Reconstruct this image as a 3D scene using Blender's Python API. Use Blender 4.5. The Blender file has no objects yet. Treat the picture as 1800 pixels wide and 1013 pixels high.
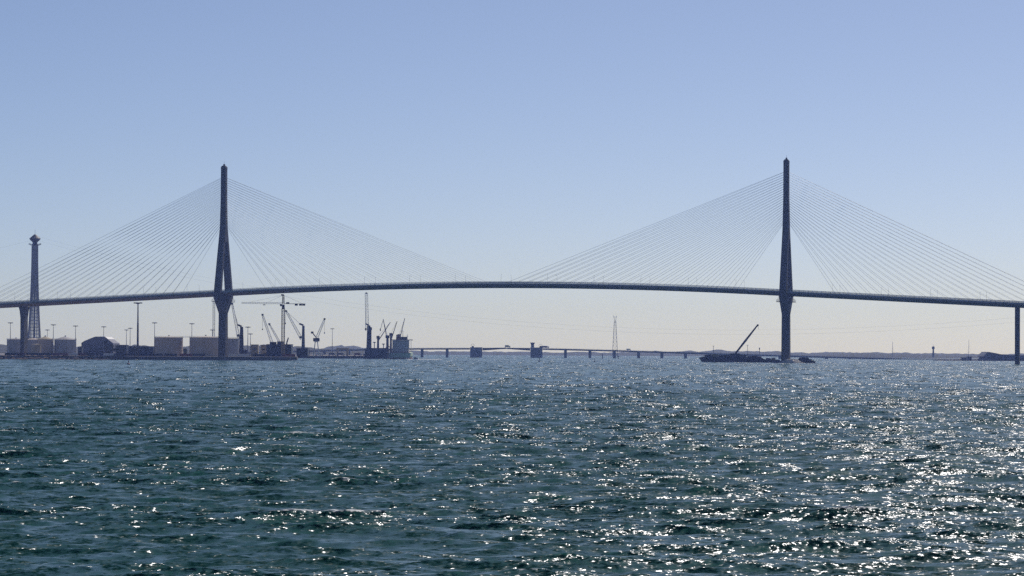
import bpy, math, random
import numpy as np
from mathutils import Vector

random.seed(7)
RNG = np.random.default_rng(11)
SC = bpy.context.scene
COL = SC.collection

# ------------------------------------------------------------------ camera
CAM_H = 8.5
F_PX = 5558.0                       # focal length in pixels of an 1800 px wide frame
PITCH = math.atan(113.4 / F_PX)
ROLL = 0.0045
cam_data = bpy.data.cameras.new('camera')
cam = bpy.data.objects.new('camera', cam_data)
COL.objects.link(cam)
cam_data.sensor_width = 36.0
cam_data.lens = F_PX / 1800.0 * 36.0
cam_data.clip_start = 1.0
cam_data.clip_end = 60000.0
FWD = Vector((0, math.cos(PITCH), math.sin(PITCH)))
R0, U0 = Vector((1, 0, 0)), Vector((0, -math.sin(PITCH), math.cos(PITCH)))
RGT = math.cos(ROLL) * R0 + math.sin(ROLL) * U0
UPV = -math.sin(ROLL) * R0 + math.cos(ROLL) * U0
from mathutils import Matrix
m3 = Matrix((RGT, UPV, -FWD)).transposed()
cam.matrix_world = Matrix.Translation((0, 0, CAM_H)) @ m3.to_4x4()
SC.camera = cam

# ------------------------------------------------------------------ sky, sun, exposure
SUN_EL, SUN_AZ = math.radians(43.0), math.radians(22.0)     # azimuth to the right of the view
world = bpy.data.worlds.new('World'); SC.world = world
world.use_nodes = True
wn = world.node_tree.nodes; wl = world.node_tree.links
wn.clear()
sky = wn.new('ShaderNodeTexSky'); sky.sky_type = 'NISHITA'; sky.sun_disc = False
sky.sun_elevation = SUN_EL; sky.sun_rotation = SUN_AZ
sky.altitude = 0; sky.air_density = 0.42; sky.dust_density = 0.62; sky.ozone_density = 5.0
bg = wn.new('ShaderNodeBackground'); bg.inputs['Strength'].default_value = 0.083
wo = wn.new('ShaderNodeOutputWorld')
wtint = wn.new('ShaderNodeMix'); wtint.data_type = 'RGBA'; wtint.blend_type = 'MULTIPLY'; wtint.inputs['Factor'].default_value = 1.0
wtint.inputs[7].default_value = (1.015, 0.985, 0.985, 1)          # white balance, the whole sky alike
wl.new(sky.outputs[0], wtint.inputs[6]); wl.new(wtint.outputs[2], bg.inputs['Color']); wl.new(bg.outputs[0], wo.inputs['Surface'])
sun_data = bpy.data.lights.new('sun', 'SUN'); sun_data.energy = 3.3
sun_data.angle = math.radians(0.5); sun_data.color = (1.0, 0.94, 0.92)
sun = bpy.data.objects.new('sun', sun_data); COL.objects.link(sun)
sun_dir = Vector((math.sin(SUN_AZ) * math.cos(SUN_EL), math.cos(SUN_AZ) * math.cos(SUN_EL), math.sin(SUN_EL)))
sun.rotation_euler = sun_dir.to_track_quat('Z', 'Y').to_euler()
sun.location = (300, 600, 600)
SC.view_settings.view_transform = 'Standard'; SC.view_settings.look = 'None'
SC.view_settings.gamma = 1.0; SC.view_settings.exposure = 0.0
SC.view_settings.use_curve_mapping = False
SC.render.engine = 'CYCLES'
SC.cycles.use_denoising = False
SC.cycles.use_adaptive_sampling = False
SC.cycles.max_bounces = 6
SC.cycles.volume_bounces = 1
SC.cycles.sample_clamp_direct = 4.0
SC.cycles.sample_clamp_indirect = 2.0

# ------------------------------------------------------------------ helpers
def P(x, y, d):
    """point that the frame shows at pixel (x, y) (1800 wide), standing at distance d"""
    v = FWD + RGT * ((x - 900.0) / F_PX) + UPV * ((506.5 - y) / F_PX)
    return Vector((0, 0, CAM_H)) + v * (d / v.y)

def G(x, d, z=0.0):
    p = P(x, 620, d)
    return Vector((p.x, d, z))

def Z(x, y, d): return P(x, y, d).z
def M(px, d): return px * d / F_PX          # pixels to metres at distance d

WL = {}
def tag(o, label=None, cat=None, group=None, kind=None):
    if label: o['label'] = label
    if cat: o['category'] = cat
    if group: o['group'] = group
    if kind: o['kind'] = kind
    return o

def thing(name, label, cat, loc, group=None):
    o = bpy.data.objects.new(name, None); COL.objects.link(o)
    o.empty_display_size = 1.0
    o.location = loc; WL[o.name] = Vector(loc)
    return tag(o, label, cat, group)

class MB:
    def __init__(self): self.v = []; self.f = []
    def add(self, vs, fs):
        n = len(self.v); self.v += [Vector(p) for p in vs]; self.f += [tuple(i + n for i in f) for f in fs]; return self
    def hexa(self, a, b):
        """two quads of 4 points each joined to a closed block"""
        return self.add(list(a) + list(b), [(3, 2, 1, 0), (4, 5, 6, 7), (0, 1, 5, 4), (1, 2, 6, 5), (2, 3, 7, 6), (3, 0, 4, 7)])
    def box(self, c, s):
        x, y, z = c; a, b, h = s[0] / 2, s[1] / 2, s[2] / 2
        return self.hexa([(x - a, y - b, z - h), (x + a, y - b, z - h), (x + a, y + b, z - h), (x - a, y + b, z - h)],
                         [(x - a, y - b, z + h), (x + a, y - b, z + h), (x + a, y + b, z + h), (x - a, y + b, z + h)])
    def taper(self, c0, s0, c1, s1, ux=Vector((1, 0, 0)), uy=Vector((0, 1, 0))):
        q = []
        for c, s in ((c0, s0), (c1, s1)):
            c = Vector(c)
            q.append([c + ux * (i * s[0] / 2) + uy * (j * s[1] / 2) for i, j in ((-1, -1), (1, -1), (1, 1), (-1, 1))])
        return self.hexa(q[0], q[1])
    def beam(self, p0, p1, w, h=None, w1=None, h1=None):
        p0, p1 = Vector(p0), Vector(p1); h = h or w; w1 = w1 or w; h1 = h1 or h
        d = (p1 - p0).normalized()
        ref = Vector((0, 0, 1)) if abs(d.z) < 0.95 else Vector((0, 1, 0))
        a = d.cross(ref).normalized(); b = a.cross(d)
        return self.hexa([p0 + a * (i * w / 2) + b * (j * h / 2) for i, j in ((-1, -1), (1, -1), (1, 1), (-1, 1))],
                         [p1 + a * (i * w1 / 2) + b * (j * h1 / 2) for i, j in ((-1, -1), (1, -1), (1, 1), (-1, 1))])
    def tube(self, p0, p1, r0, r1=None, n=8, cap=True):
        p0, p1 = Vector(p0), Vector(p1); r1 = r0 if r1 is None else r1
        d = (p1 - p0).normalized(); ref = Vector((0, 0, 1)) if abs(d.z) < 0.95 else Vector((0, 1, 0))
        a = d.cross(ref).normalized(); b = a.cross(d)
        vs = []
        for p, r in ((p0, r0), (p1, r1)):
            vs += [p + (a * math.cos(t) + b * math.sin(t)) * r for t in (2 * math.pi * k / n for k in range(n))]
        fs = [(k, (k + 1) % n, n + (k + 1) % n, n + k) for k in range(n)]
        if cap: fs += [tuple(range(n - 1, -1, -1)), tuple(range(n, 2 * n))]
        return self.add(vs, fs)
    def lathe(self, c, prof, n=24, caps=True):
        c = Vector(c); vs = []
        for r, z in prof:
            vs += [c + Vector((r * math.cos(2 * math.pi * k / n), r * math.sin(2 * math.pi * k / n), z)) for k in range(n)]
        fs = [(i * n + k, i * n + (k + 1) % n, (i + 1) * n + (k + 1) % n, (i + 1) * n + k) for i in range(len(prof) - 1) for k in range(n)]
        if caps: fs += [tuple(range(n - 1, -1, -1)), tuple(range((len(prof) - 1) * n, len(prof) * n))]
        return self.add(vs, fs)
    def prism(self, poly, off):
        """closed prism: polygon (list of points) swept by the vector off"""
        n = len(poly); off = Vector(off)
        return self.add([Vector(p) for p in poly] + [Vector(p) + off for p in poly],
                        [tuple(range(n - 1, -1, -1)), tuple(range(n, 2 * n))] + [(k, (k + 1) % n, n + (k + 1) % n, n + k) for k in range(n)])
    def lattice(self, p0, p1, w0, w1, n, r, r2=None):
        """four chords with zig-zag bracing"""
        p0, p1 = Vector(p0), Vector(p1); r2 = r2 or r * 0.6
        d = (p1 - p0).normalized(); ref = Vector((0, 0, 1)) if abs(d.z) < 0.95 else Vector((0, 1, 0))
        a = d.cross(ref).normalized(); b = a.cross(d)
        def pt(k, t):
            w = w0 + (w1 - w0) * t; i, j = ((-1, -1), (1, -1), (1, 1), (-1, 1))[k % 4]
            return p0.lerp(p1, t) + a * (i * w / 2) + b * (j * w / 2)
        for k in range(4): self.beam(pt(k, 0), pt(k, 1), r)
        for s in range(n):
            for k in range(4):
                if (s + k) % 2: self.beam(pt(k, s / n), pt(k + 1, (s + 1) / n), r2)
                else: self.beam(pt(k + 1, s / n), pt(k, (s + 1) / n), r2)
                self.beam(pt(k, (s + 1) / n), pt(k + 1, (s + 1) / n), r2)
        return self
    def build(self, name, material, parent=None, smooth=False):
        off = WL[parent.name] if parent else Vector((0, 0, 0))
        me = bpy.data.meshes.new(name)
        me.from_pydata([p - off for p in self.v], [], self.f); me.update()
        if smooth:
            me.polygons.foreach_set('use_smooth', [True] * len(me.polygons))
        me.materials.append(material)
        o = bpy.data.objects.new(name, me); COL.objects.link(o)
        if parent: o.parent = parent
        WL[o.name] = Vector(off)
        return o

def copy_tree(o, loc, label=None, group=None, parent=None):
    c = o.copy(); COL.objects.link(c)
    if parent is not None: c.parent = parent
    else:
        c.location = loc
        if label: c['label'] = label
        if group: c['group'] = group
    for ch in KIDS.get(o.name, list(o.children)): copy_tree(ch, loc, parent=c)
    return c
KIDS = {}

# ------------------------------------------------------------------ materials
def mat(name, color, rough=0.7, metallic=0.0, vary=0.18, scale=0.4, streak=False, spec=0.3):
    m = bpy.data.materials.new(name); m.use_nodes = True
    nt = m.node_tree; n = nt.nodes; l = nt.links
    b = n['Principled BSDF']
    b.inputs['Roughness'].default_value = rough; b.inputs['Metallic'].default_value = metallic
    b.inputs['Specular IOR Level'].default_value = spec
    g = n.new('ShaderNodeNewGeometry'); mp = n.new('ShaderNodeMapping'); tx = n.new('ShaderNodeTexNoise')
    mp.inputs['Scale'].default_value = (1, 1, 0.12 if streak else 1)
    l.new(g.outputs['Position'], mp.inputs['Vector']); l.new(mp.outputs[0], tx.inputs['Vector'])
    tx.inputs['Scale'].default_value = scale; tx.inputs['Detail'].default_value = 5; tx.inputs['Roughness'].default_value = 0.65
    rp = n.new('ShaderNodeValToRGB')
    rp.color_ramp.elements[0].position = 0.3; rp.color_ramp.elements[1].position = 0.7
    c = Vector(color)
    rp.color_ramp.elements[0].color = (*(c * (1 - vary)), 1); rp.color_ramp.elements[1].color = (*(c * (1 + vary)), 1)
    l.new(tx.outputs['Fac'], rp.inputs['Fac']); l.new(rp.outputs['Color'], b.inputs['Base Color'])
    return m

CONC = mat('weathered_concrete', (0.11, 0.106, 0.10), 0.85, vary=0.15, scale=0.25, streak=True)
STEELD = mat('dark_painted_steel', (0.06, 0.062, 0.07), 0.6)
GIRD = mat('bridge_girder_paint', (0.20, 0.17, 0.145), 0.75, vary=0.2, scale=0.1)
CABLE = mat('white_cable_sheath', (0.22, 0.23, 0.25), 0.5)
SCREEN = mat('wind_screen_metal', (0.42, 0.44, 0.47), 0.5)
ASPH = mat('asphalt', (0.05, 0.05, 0.052), 0.9)
GALV = mat('galvanised_steel', (0.24, 0.25, 0.26), 0.55, metallic=0.2)
LATT = mat('tower_lattice_paint', (0.30, 0.30, 0.32), 0.6)
TANKW = mat('tank_cream_paint', (0.55, 0.46, 0.38), 0.6, vary=0.12, scale=0.15, streak=True)
TANKR = mat('tank_roof_paint', (0.62, 0.56, 0.48), 0.7, vary=0.1)
TANKG = mat('tank_grey_paint', (0.42, 0.41, 0.41), 0.6, vary=0.15, scale=0.2, streak=True)
TANKT = mat('tank_tan_paint', (0.42, 0.36, 0.25), 0.7, vary=0.15, streak=True)
SHEDB = mat('shed_blue_grey_cladding', (0.16, 0.17, 0.22), 0.7, streak=True)
WHITE = mat('white_paint', (0.75, 0.74, 0.72), 0.5, vary=0.06)
NAVY = mat('navy_hull_paint', (0.030, 0.040, 0.055), 0.5)
DARK = mat('dark_machinery_paint', (0.035, 0.038, 0.045), 0.6)
GREENH = mat('pale_green_hull_paint', (0.68, 0.80, 0.58), 0.5, vary=0.1)
REDB = mat('red_boot_paint', (0.22, 0.06, 0.05), 0.6)
CREAMS = mat('ship_superstructure_paint', (0.72, 0.63, 0.58), 0.6, vary=0.08)
RUST = mat('rust_red_paint', (0.25, 0.09, 0.06), 0.7)
MAROON = mat('maroon_container_paint', (0.16, 0.045, 0.045), 0.6)
BLUEC = mat('blue_container_paint', (0.04, 0.07, 0.16), 0.6)
TANB = mat('tan_block_paint', (0.45, 0.36, 0.22), 0.8)
CRANEW = mat('pale_crane_paint', (0.72, 0.72, 0.72), 0.5)
CRANEY = mat('faded_yellow_crane_paint', (0.36, 0.27, 0.12), 0.6)
GLASS = mat('window_glass', (0.02, 0.025, 0.03), 0.1, spec=0.5)
STONE = mat('pale_rubble_stone', (0.66, 0.63, 0.59), 0.9, vary=0.2, scale=0.6)
BANK = mat('brown_bank_earth', (0.14, 0.105, 0.08), 0.95, vary=0.35, scale=0.15)
QUAYM = mat('quay_concrete', (0.17, 0.155, 0.145), 0.9, vary=0.3, scale=0.1)
LAND = mat('scrub_land', (0.028, 0.034, 0.026), 0.95, vary=0.3, scale=0.02)
LEAF = mat('dark_leaves', (0.045, 0.065, 0.03), 0.8, vary=0.3, scale=0.5)
BARK = mat('bark', (0.10, 0.075, 0.055), 0.9)
FOAM = mat('wake_foam', (0.78, 0.80, 0.80), 0.8, vary=0.1, scale=0.6)
BOATD = mat('dark_boat_paint', (0.015, 0.018, 0.02), 0.5)
RUBBER = mat('tyre_rubber', (0.02, 0.02, 0.02), 0.9)

RIPPLES = ((0.25, 1.1, 3.0, 0.6), (0.9, 1.55, 3.0, 0.75), (4.0, 1.75, 2.0, 0.8))
def water_material():
    m = bpy.data.materials.new('sea_water'); m.use_nodes = True
    nt = m.node_tree; n = nt.nodes; l = nt.links
    b = n['Principled BSDF']
    b.inputs['Base Color'].default_value = (0.006, 0.062, 0.051, 1)
    b.inputs['Roughness'].default_value = 0.23
    b.inputs['IOR'].default_value = 1.333
    b.inputs['Specular IOR Level'].default_value = 0.2
    b.inputs['Specular Tint'].default_value = (0.8, 0.95, 1.0, 1)
    g = n.new('ShaderNodeNewGeometry')
    acc = g.outputs['Normal']
    # wind patches and wave crests carry rougher ripples than the troughs
    sep = n.new('ShaderNodeSeparateXYZ'); l.new(g.outputs['Position'], sep.inputs[0])
    crest = n.new('ShaderNodeMapRange'); crest.inputs[1].default_value = -0.25; crest.inputs[2].default_value = 0.45
    crest.inputs[3].default_value = 0.65; crest.inputs[4].default_value = 1.55; l.new(sep.outputs['Z'], crest.inputs[0])
    pn = n.new('ShaderNodeTexNoise'); pn.inputs['Scale'].default_value = 0.06; pn.inputs['Detail'].default_value = 3
    l.new(g.outputs['Position'], pn.inputs['Vector'])
    pr = n.new('ShaderNodeMapRange'); pr.inputs[1].default_value = 0.35; pr.inputs[2].default_value = 0.68
    pr.inputs[3].default_value = 0.75; pr.inputs[4].default_value = 1.3; l.new(pn.outputs['Fac'], pr.inputs[0])
    rough = n.new('ShaderNodeMath'); rough.operation = 'MULTIPLY'; l.new(crest.outputs[0], rough.inputs[0]); l.new(pr.outputs[0], rough.inputs[1])
    gm = n.new('ShaderNodeMapping'); gm.inputs['Scale'].default_value = (0.35, 1.0, 1.0); gm.inputs['Rotation'].default_value = (0, 0, math.radians(8))
    gn = n.new('ShaderNodeTexNoise'); gn.inputs['Scale'].default_value = 0.012; gn.inputs['Detail'].default_value = 4; gn.inputs['Roughness'].default_value = 0.6
    l.new(g.outputs['Position'], gm.inputs['Vector']); l.new(gm.outputs[0], gn.inputs['Vector'])
    gr = n.new('ShaderNodeMapRange'); gr.inputs[1].default_value = 0.33; gr.inputs[2].default_value = 0.67
    gr.inputs[3].default_value = 0.65; gr.inputs[4].default_value = 1.45; l.new(gn.outputs['Fac'], gr.inputs[0])
    rg = n.new('ShaderNodeMath'); rg.operation = 'MULTIPLY'; l.new(rough.outputs[0], rg.inputs[0]); l.new(gr.outputs[0], rg.inputs[1]); rough = rg
    # ripples: slopes read straight from world-space noise (size in 1/m, slope amplitude)
    fs = n.new('ShaderNodeAttribute'); fs.attribute_name = 'fine_slope'   # slope of the waves too short for the mesh here
    fsm = n.new('ShaderNodeMath'); fsm.operation = 'MULTIPLY'; fsm.inputs[1].default_value = 8.5; l.new(fs.outputs['Fac'], fsm.inputs[0])
    rpos = n.new('ShaderNodeAttribute'); rpos.attribute_name = 'ripple_position'   # ripples lengthen with the mesh rows far out
    for q, (sc_, amp, det, sx) in enumerate(RIPPLES):
        mp = n.new('ShaderNodeMapping'); mp.inputs['Scale'].default_value = (sx, 1.0, 1.0)
        mp.inputs['Rotation'].default_value = (0, 0, math.radians(-12))
        tx = n.new('ShaderNodeTexNoise'); tx.inputs['Scale'].default_value = sc_
        tx.inputs['Detail'].default_value = det; tx.inputs['Roughness'].default_value = 0.6
        sub = n.new('ShaderNodeVectorMath'); sub.operation = 'SUBTRACT'; sub.inputs[1].default_value = (0.5, 0.5, 0.5)
        mul = n.new('ShaderNodeVectorMath'); mul.operation = 'MULTIPLY'; mul.inputs[1].default_value = (amp * 0.9, amp, 0.0)
        scl = n.new('ShaderNodeVectorMath'); scl.operation = 'SCALE'
        add = n.new('ShaderNodeVectorMath'); add.operation = 'ADD'
        l.new(rpos.outputs['Vector'], mp.inputs['Vector']); l.new(mp.outputs[0], tx.inputs['Vector'])
        l.new(tx.outputs['Color'], sub.inputs[0]); l.new(sub.outputs[0], mul.inputs[0])
        l.new(mul.outputs[0], scl.inputs[0]); l.new((fsm if q == 0 else rough).outputs[0], scl.inputs['Scale'])
        l.new(acc, add.inputs[0]); l.new(scl.outputs[0], add.inputs[1]); acc = add.outputs[0]
    # whitecaps: broken foam on the highest crests
    fa = n.new('ShaderNodeAttribute'); fa.attribute_name = 'foam'
    fn = n.new('ShaderNodeTexNoise'); fn.inputs['Scale'].default_value = 2.2; fn.inputs['Detail'].default_value = 6; fn.inputs['Roughness'].default_value = 0.7
    l.new(g.outputs['Position'], fn.inputs['Vector'])
    f1 = n.new('ShaderNodeMath'); f1.operation = 'MULTIPLY_ADD'; f1.inputs[1].default_value = 0.42; f1.inputs[2].default_value = -0.42
    l.new(fa.outputs['Fac'], f1.inputs[0])
    f2 = n.new('ShaderNodeMath'); f2.operation = 'ADD'; l.new(fn.outputs['Fac'], f2.inputs[0]); l.new(f1.outputs[0], f2.inputs[1])
    f3 = n.new('ShaderNodeMapRange'); f3.inputs[1].default_value = 0.33; f3.inputs[2].default_value = 0.5; f3.inputs[3].default_value = 0; f3.inputs[4].default_value = 1
    l.new(f2.outputs[0], f3.inputs[0])
    f4 = n.new('ShaderNodeMath'); f4.operation = 'MULTIPLY'; l.new(f3.outputs[0], f4.inputs[0])
    f5 = n.new('ShaderNodeMath'); f5.operation = 'GREATER_THAN'; f5.inputs[1].default_value = 0.02; l.new(fa.outputs['Fac'], f5.inputs[0]); l.new(f5.outputs[0], f4.inputs[1])
    mc = n.new('ShaderNodeMix'); mc.data_type = 'RGBA'; mc.inputs[6].default_value = (0.006, 0.062, 0.051, 1); mc.inputs[7].default_value = (0.62, 0.64, 0.64, 1)
    l.new(f4.outputs[0], mc.inputs['Factor']); l.new(mc.outputs[2], b.inputs['Base Color'])
    mr = n.new('ShaderNodeMapRange'); mr.inputs[3].default_value = 0.21; mr.inputs[4].default_value = 0.6; l.new(f4.outputs[0], mr.inputs[0]); l.new(mr.outputs[0], b.inputs['Roughness'])
    nz = n.new('ShaderNodeVectorMath'); nz.operation = 'NORMALIZE'
    l.new(acc, nz.inputs[0]); l.new(nz.outputs[0], b.inputs['Normal'])
    return m
WATER = water_material()

# ------------------------------------------------------------------ setting: water
def build_water():
    ys = [75.0]
    while ys[-1] < 13300:
        y = ys[-1]; ys.append(y + y * (0.0021 if y < 600 else min(0.006, 0.0021 + (y - 600) * 1.2e-5)))
    ys = np.array(ys); nx = 640
    t = np.linspace(-1, 1, nx + 1)
    half = 0.162 * ys * 1.3 + 14
    X0 = (t[None, :] * half[:, None]).ravel(); Y0 = np.repeat(ys, nx + 1)
    step = np.repeat(half * 2 / nx, nx + 1); ystep = np.repeat(np.gradient(ys), nx + 1)
    X = X0.copy(); Y = Y0.copy(); Zc = np.zeros_like(X0)
    N = 84; lost = np.zeros_like(X0)
    lam = np.exp(RNG.uniform(math.log(0.9), math.log(13.0), N))
    lam.sort()
    wind = math.radians(-97)         # travelling towards the camera, a little to the left
    for L in lam:
        k = 2 * math.pi / L
        th = wind + RNG.normal(0, 0.50)
        slope = 0.036 * (1.0 if L < 4.5 else 0.85 if L < 8 else 0.7)
        a = slope / k
        w = np.clip((L / step - 2.2) / 2.0, 0, 1)
        wy = w * np.clip((L / ystep - 2.2) / 2.0, 0, 1)
        lost += slope * slope * 0.5 * (1 - wy * wy)
        sel = w > 0
        ph = k * (math.cos(th) * X0[sel] + math.sin(th) * Y0[sel]) + RNG.uniform(0, 6.283)
        s = np.sin(ph) * a * w[sel]
        Zc[sel] += np.cos(ph) * a * w[sel]
        X[sel] -= 0.85 * math.cos(th) * s; Y[sel] -= 0.85 * math.sin(th) * s
    nr = len(ys)
    co = np.stack([X, Y, Zc], 1)
    i = np.arange(nr - 1)[:, None] * (nx + 1) + np.arange(nx)[None, :]
    quads = np.stack([i, i + 1, i + nx + 2, i + nx + 1], -1).reshape(-1, 4)
    # the wide calm sheet round and beneath the waves
    base = len(co)
    ext = np.array([[-6500, -250, -1.6], [6500, -250, -1.6], [6500, 13400, -1.6], [-6500, 13400, -1.6]], float)
    co = np.vstack([co, ext]); quads = np.vstack([quads, [[base, base + 1, base + 2, base + 3]]])
    me = bpy.data.meshes.new('sea')
    me.vertices.add(len(co)); me.vertices.foreach_set('co', co.astype(np.float32).ravel())
    nq = len(quads)
    me.loops.add(nq * 4); me.loops.foreach_set('vertex_index', quads.astype(np.int32).ravel())
    me.polygons.add(nq)
    me.polygons.foreach_set('loop_start', np.arange(0, nq * 4, 4, dtype=np.int32))
    me.polygons.foreach_set('loop_total', np.full(nq, 4, dtype=np.int32))
    me.polygons.foreach_set('use_smooth', np.ones(nq, dtype=bool))
    me.update(); me.validate()
    zs = Zc / max(1e-6, float(np.std(Zc[Y0 < 400])))
    fo = np.clip((zs - 2.15) / 1.2, 0, 1) ** 1.0
    af = me.attributes.new('foam', 'FLOAT', 'POINT')
    af.data.foreach_set('value', np.concatenate([fo, np.zeros(4)]).astype(np.float32))
    wy_ = np.concatenate([[0], np.cumsum(np.diff(ys) / np.maximum(1.0, np.diff(ys) / 0.55))])
    lp = np.vstack([np.stack([X0, np.repeat(wy_, nx + 1), np.zeros_like(X0)], 1), ext * (1, 1, 0)])
    al = me.attributes.new('ripple_position', 'FLOAT_VECTOR', 'POINT'); al.data.foreach_set('vector', lp.astype(np.float32).ravel())
    at = me.attributes.new('fine_slope', 'FLOAT', 'POINT')
    at.data.foreach_set('value', np.concatenate([np.sqrt(lost), np.full(4, 0.2)]).astype(np.float32))
    me.materials.append(WATER)
    o = bpy.data.objects.new('sea', me); COL.objects.link(o)
    tag(o, 'choppy dark green sea sparkling with sunlight', 'water', kind='structure')
build_water()

# ------------------------------------------------------------------ setting: far land
def ridge(name, pts, d0, d1, label, cat, material, jag=0.25, step_px=2.0):
    """long low land: pts = [(pixel x, pixel y of its skyline)] at distance d0, thickness to d1"""
    xs = np.arange(pts[0][0], pts[-1][0] + step_px, step_px)
    yy = np.interp(xs, [p[0] for p in pts], [p[1] for p in pts])
    rows = [0.0, 0.12, 0.35, 0.7, 1.0]; hh = [-0.6, 0.55, 1.0, 0.9, -0.2]
    mb = MB(); n = len(xs)
    noise = np.zeros(n)
    for o_, a_ in ((3, 0.35), (7, 0.4), (19, 0.25)):
        kn = RNG.uniform(-1, 1, int(n / o_) + 3); noise += a_ * np.interp(np.arange(n) / o_, np.arange(len(kn)), kn)
    for r, h in zip(rows, hh):
        d = d0 + (d1 - d0) * r
        for i, x in enumerate(xs):
            zt = Z(x, yy[i], d0); zt = max(1.0, zt * (1 + jag * noise[i]) if h > 0 else zt)
            p = G(x, d); p.z = zt * h if h > 0 else -1.0
            mb.v.append(p)
    for r in range(len(rows) - 1):
        for i in range(n - 1):
            mb.f.append((r * n + i, r * n + i + 1, (r + 1) * n + i + 1, (r + 1) * n + i))
    o = mb.build(name, material, None)
    return tag(o, label, cat, kind='structure')

ridge('hill', [(-900, 612), (0, 610), (300, 611), (560, 613), (585, 610), (600, 608), (612, 611), (622, 608), (635, 611), (700, 615),
      (770, 617.5), (850, 618.5), (900, 618), (1000, 619.5), (1100, 619), (1250, 616.5), (1268, 613), (1285, 617), (1400, 619), (1420, 619.5),
      (1550, 619), (1600, 621), (1700, 622), (1800, 622), (2700, 620)], 9500, 11500, 'long low blue hills along the far shore', 'hills', LAND, 0.32)
ridge('shore', [(1380, 625.5), (1480, 624.0), (1540, 622.0), (1580, 622.5), (1640, 625), (1690, 626.5), (1760, 627), (2400, 627)], 7200, 7900,
      'low wooded shore behind the right end of the far viaduct', 'shore', LAND, 0.5)
ridge('shore', [(-700, 608), (0, 606), (60, 608), (200, 607.5), (300, 608.5), (450, 607), (520, 608), (560, 613), (640, 615)], 5600, 6500,
      'dark wooded shore behind the harbour tanks and cranes', 'shore', LAND, 0.25)

# harbour ground
def quay():
    QZ = 3.4
    pts = [(-420, 2950), (235, 2948), (236, 2956), (436, 2958), (505, 2972), (522, 2990), (524, 3925), (655, 3930), (660, 4550), (560, 5400), (-420, 5400)]
    top = [G(x, d, QZ) for x, d in pts]
    mb = MB(); mb.prism([Vector((p.x, p.y, -3)) for p in top], (0, 0, QZ + 3))
    o = mb.build('quay', QUAYM); tag(o, 'low harbour quay under the left bridge pylon', 'quay', kind='structure')
    # rough bank along the left edge
    mb = MB(); n = 150
    prof = [(-7.0, -1.0), (-4.5, 1.0), (-2.0, 2.3), (0.3, 3.7), (6.0, 3.8), (7.5, 3.0)]
    for j, (dy, z) in enumerate(prof):
        for i in range(n):
            x = -420 + 640 * i / (n - 1)
            p = G(x, 2950 + dy); p.z = z + (random.uniform(-.5, .5) if 0 < j < 5 else 0); p.y += random.uniform(-.8, .8)
            mb.v.append(p)
    for j in range(len(prof) - 1):
        for i in range(n - 1): mb.f.append((j * n + i, j * n + i + 1, (j + 1) * n + i + 1, (j + 1) * n + i))
    o = mb.build('embankment', BANK); tag(o, 'rough brown bank at the water edge of the harbour', 'bank', kind='structure')
quay()
QZ = 3.4

# ------------------------------------------------------------------ cable-stayed bridge
PL = G(392, 3000); PR = G(1381.5, 2863)
AX = (PR - PL).normalized(); NT = Vector((-AX.y, AX.x, 0))       # along the bridge; across it, away from us
SPAN = (PR - PL).length
def deck_z(s):
    t = abs(s - SPAN / 2)
    return 68.2 - (1.04e-4 * t * t if t < 240 else 1.04e-4 * 240 * 240 + 0.05 * (t - 240))
def B(s, t, z): return PL + AX * s + NT * t + Vector((0, 0, z))

bridge = thing('cable_stayed_bridge', 'long cable-stayed bridge with two tall concrete pylons spanning the bay', 'bridge', PL)
HWD = 13.2
def sweep(mb, prof, s0, s1, ds=10.0, closed=True):
    n = int(round((s1 - s0) / ds)); k = len(prof); b0 = len(mb.v)
    for i in range(n + 1):
        s = s0 + (s1 - s0) * i / n; z = deck_z(s)
        mb.v += [B(s, t, z + h) for t, h in prof]
    for i in range(n):
        for j in range(k if closed else k - 1):
            a = b0 + i * k + j; b = b0 + i * k + (j + 1) % k
            mb.f.append((a, b, b + k, a + k))
    if closed: mb.f += [tuple(b0 + j for j in range(k)), tuple(b0 + n * k + j for j in reversed(range(k)))]
    return mb
S0, S1 = -335.0, 880.0
girder = sweep(MB(), [(-5.5, 0), (5.5, 0), (HWD, 2.0), (HWD + .5, 2.2), (HWD + .5, 3.3), (0, 3.6), (-HWD - .5, 3.3), (-HWD - .5, 2.2), (-HWD, 2.0)], S0, S1).build('deck_girder', GIRD, bridge)
sweep(MB(), [(-11.8, 3.45), (11.8, 3.45), (0.3, 3.68), (-0.3, 3.68)], S0, S1).build('roadway', ASPH, girder)
for sg, nm in ((-1, 'near'), (1, 'far')):
    mb = MB(); t = sg * (HWD + 0.2)
    sweep(mb, [(t - .12, 3.3), (t + .12, 3.3), (t + .12, 4.25), (t - .12, 4.25)], S0, S1)
    for h in (4.55, 4.95, 5.35, 5.75): sweep(mb, [(t - .03, h), (t + .03, h), (t + .03, h + .2), (t - .03, h + .2)], S0, S1)
    s = S0 + 1
    while s < S1:
        z = deck_z(s); mb.beam(B(s, t, z + 4.2), B(s, t, z + 6.0), 0.16); s += 4.0
    mb.build('wind_screen', SCREEN, bridge)
mb = MB(); sweep(mb, [(-.3, 3.6), (.3, 3.6), (.15, 4.5), (-.15, 4.5)], S0, S1); mb.build('median_barrier', CONC, bridge)

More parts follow.
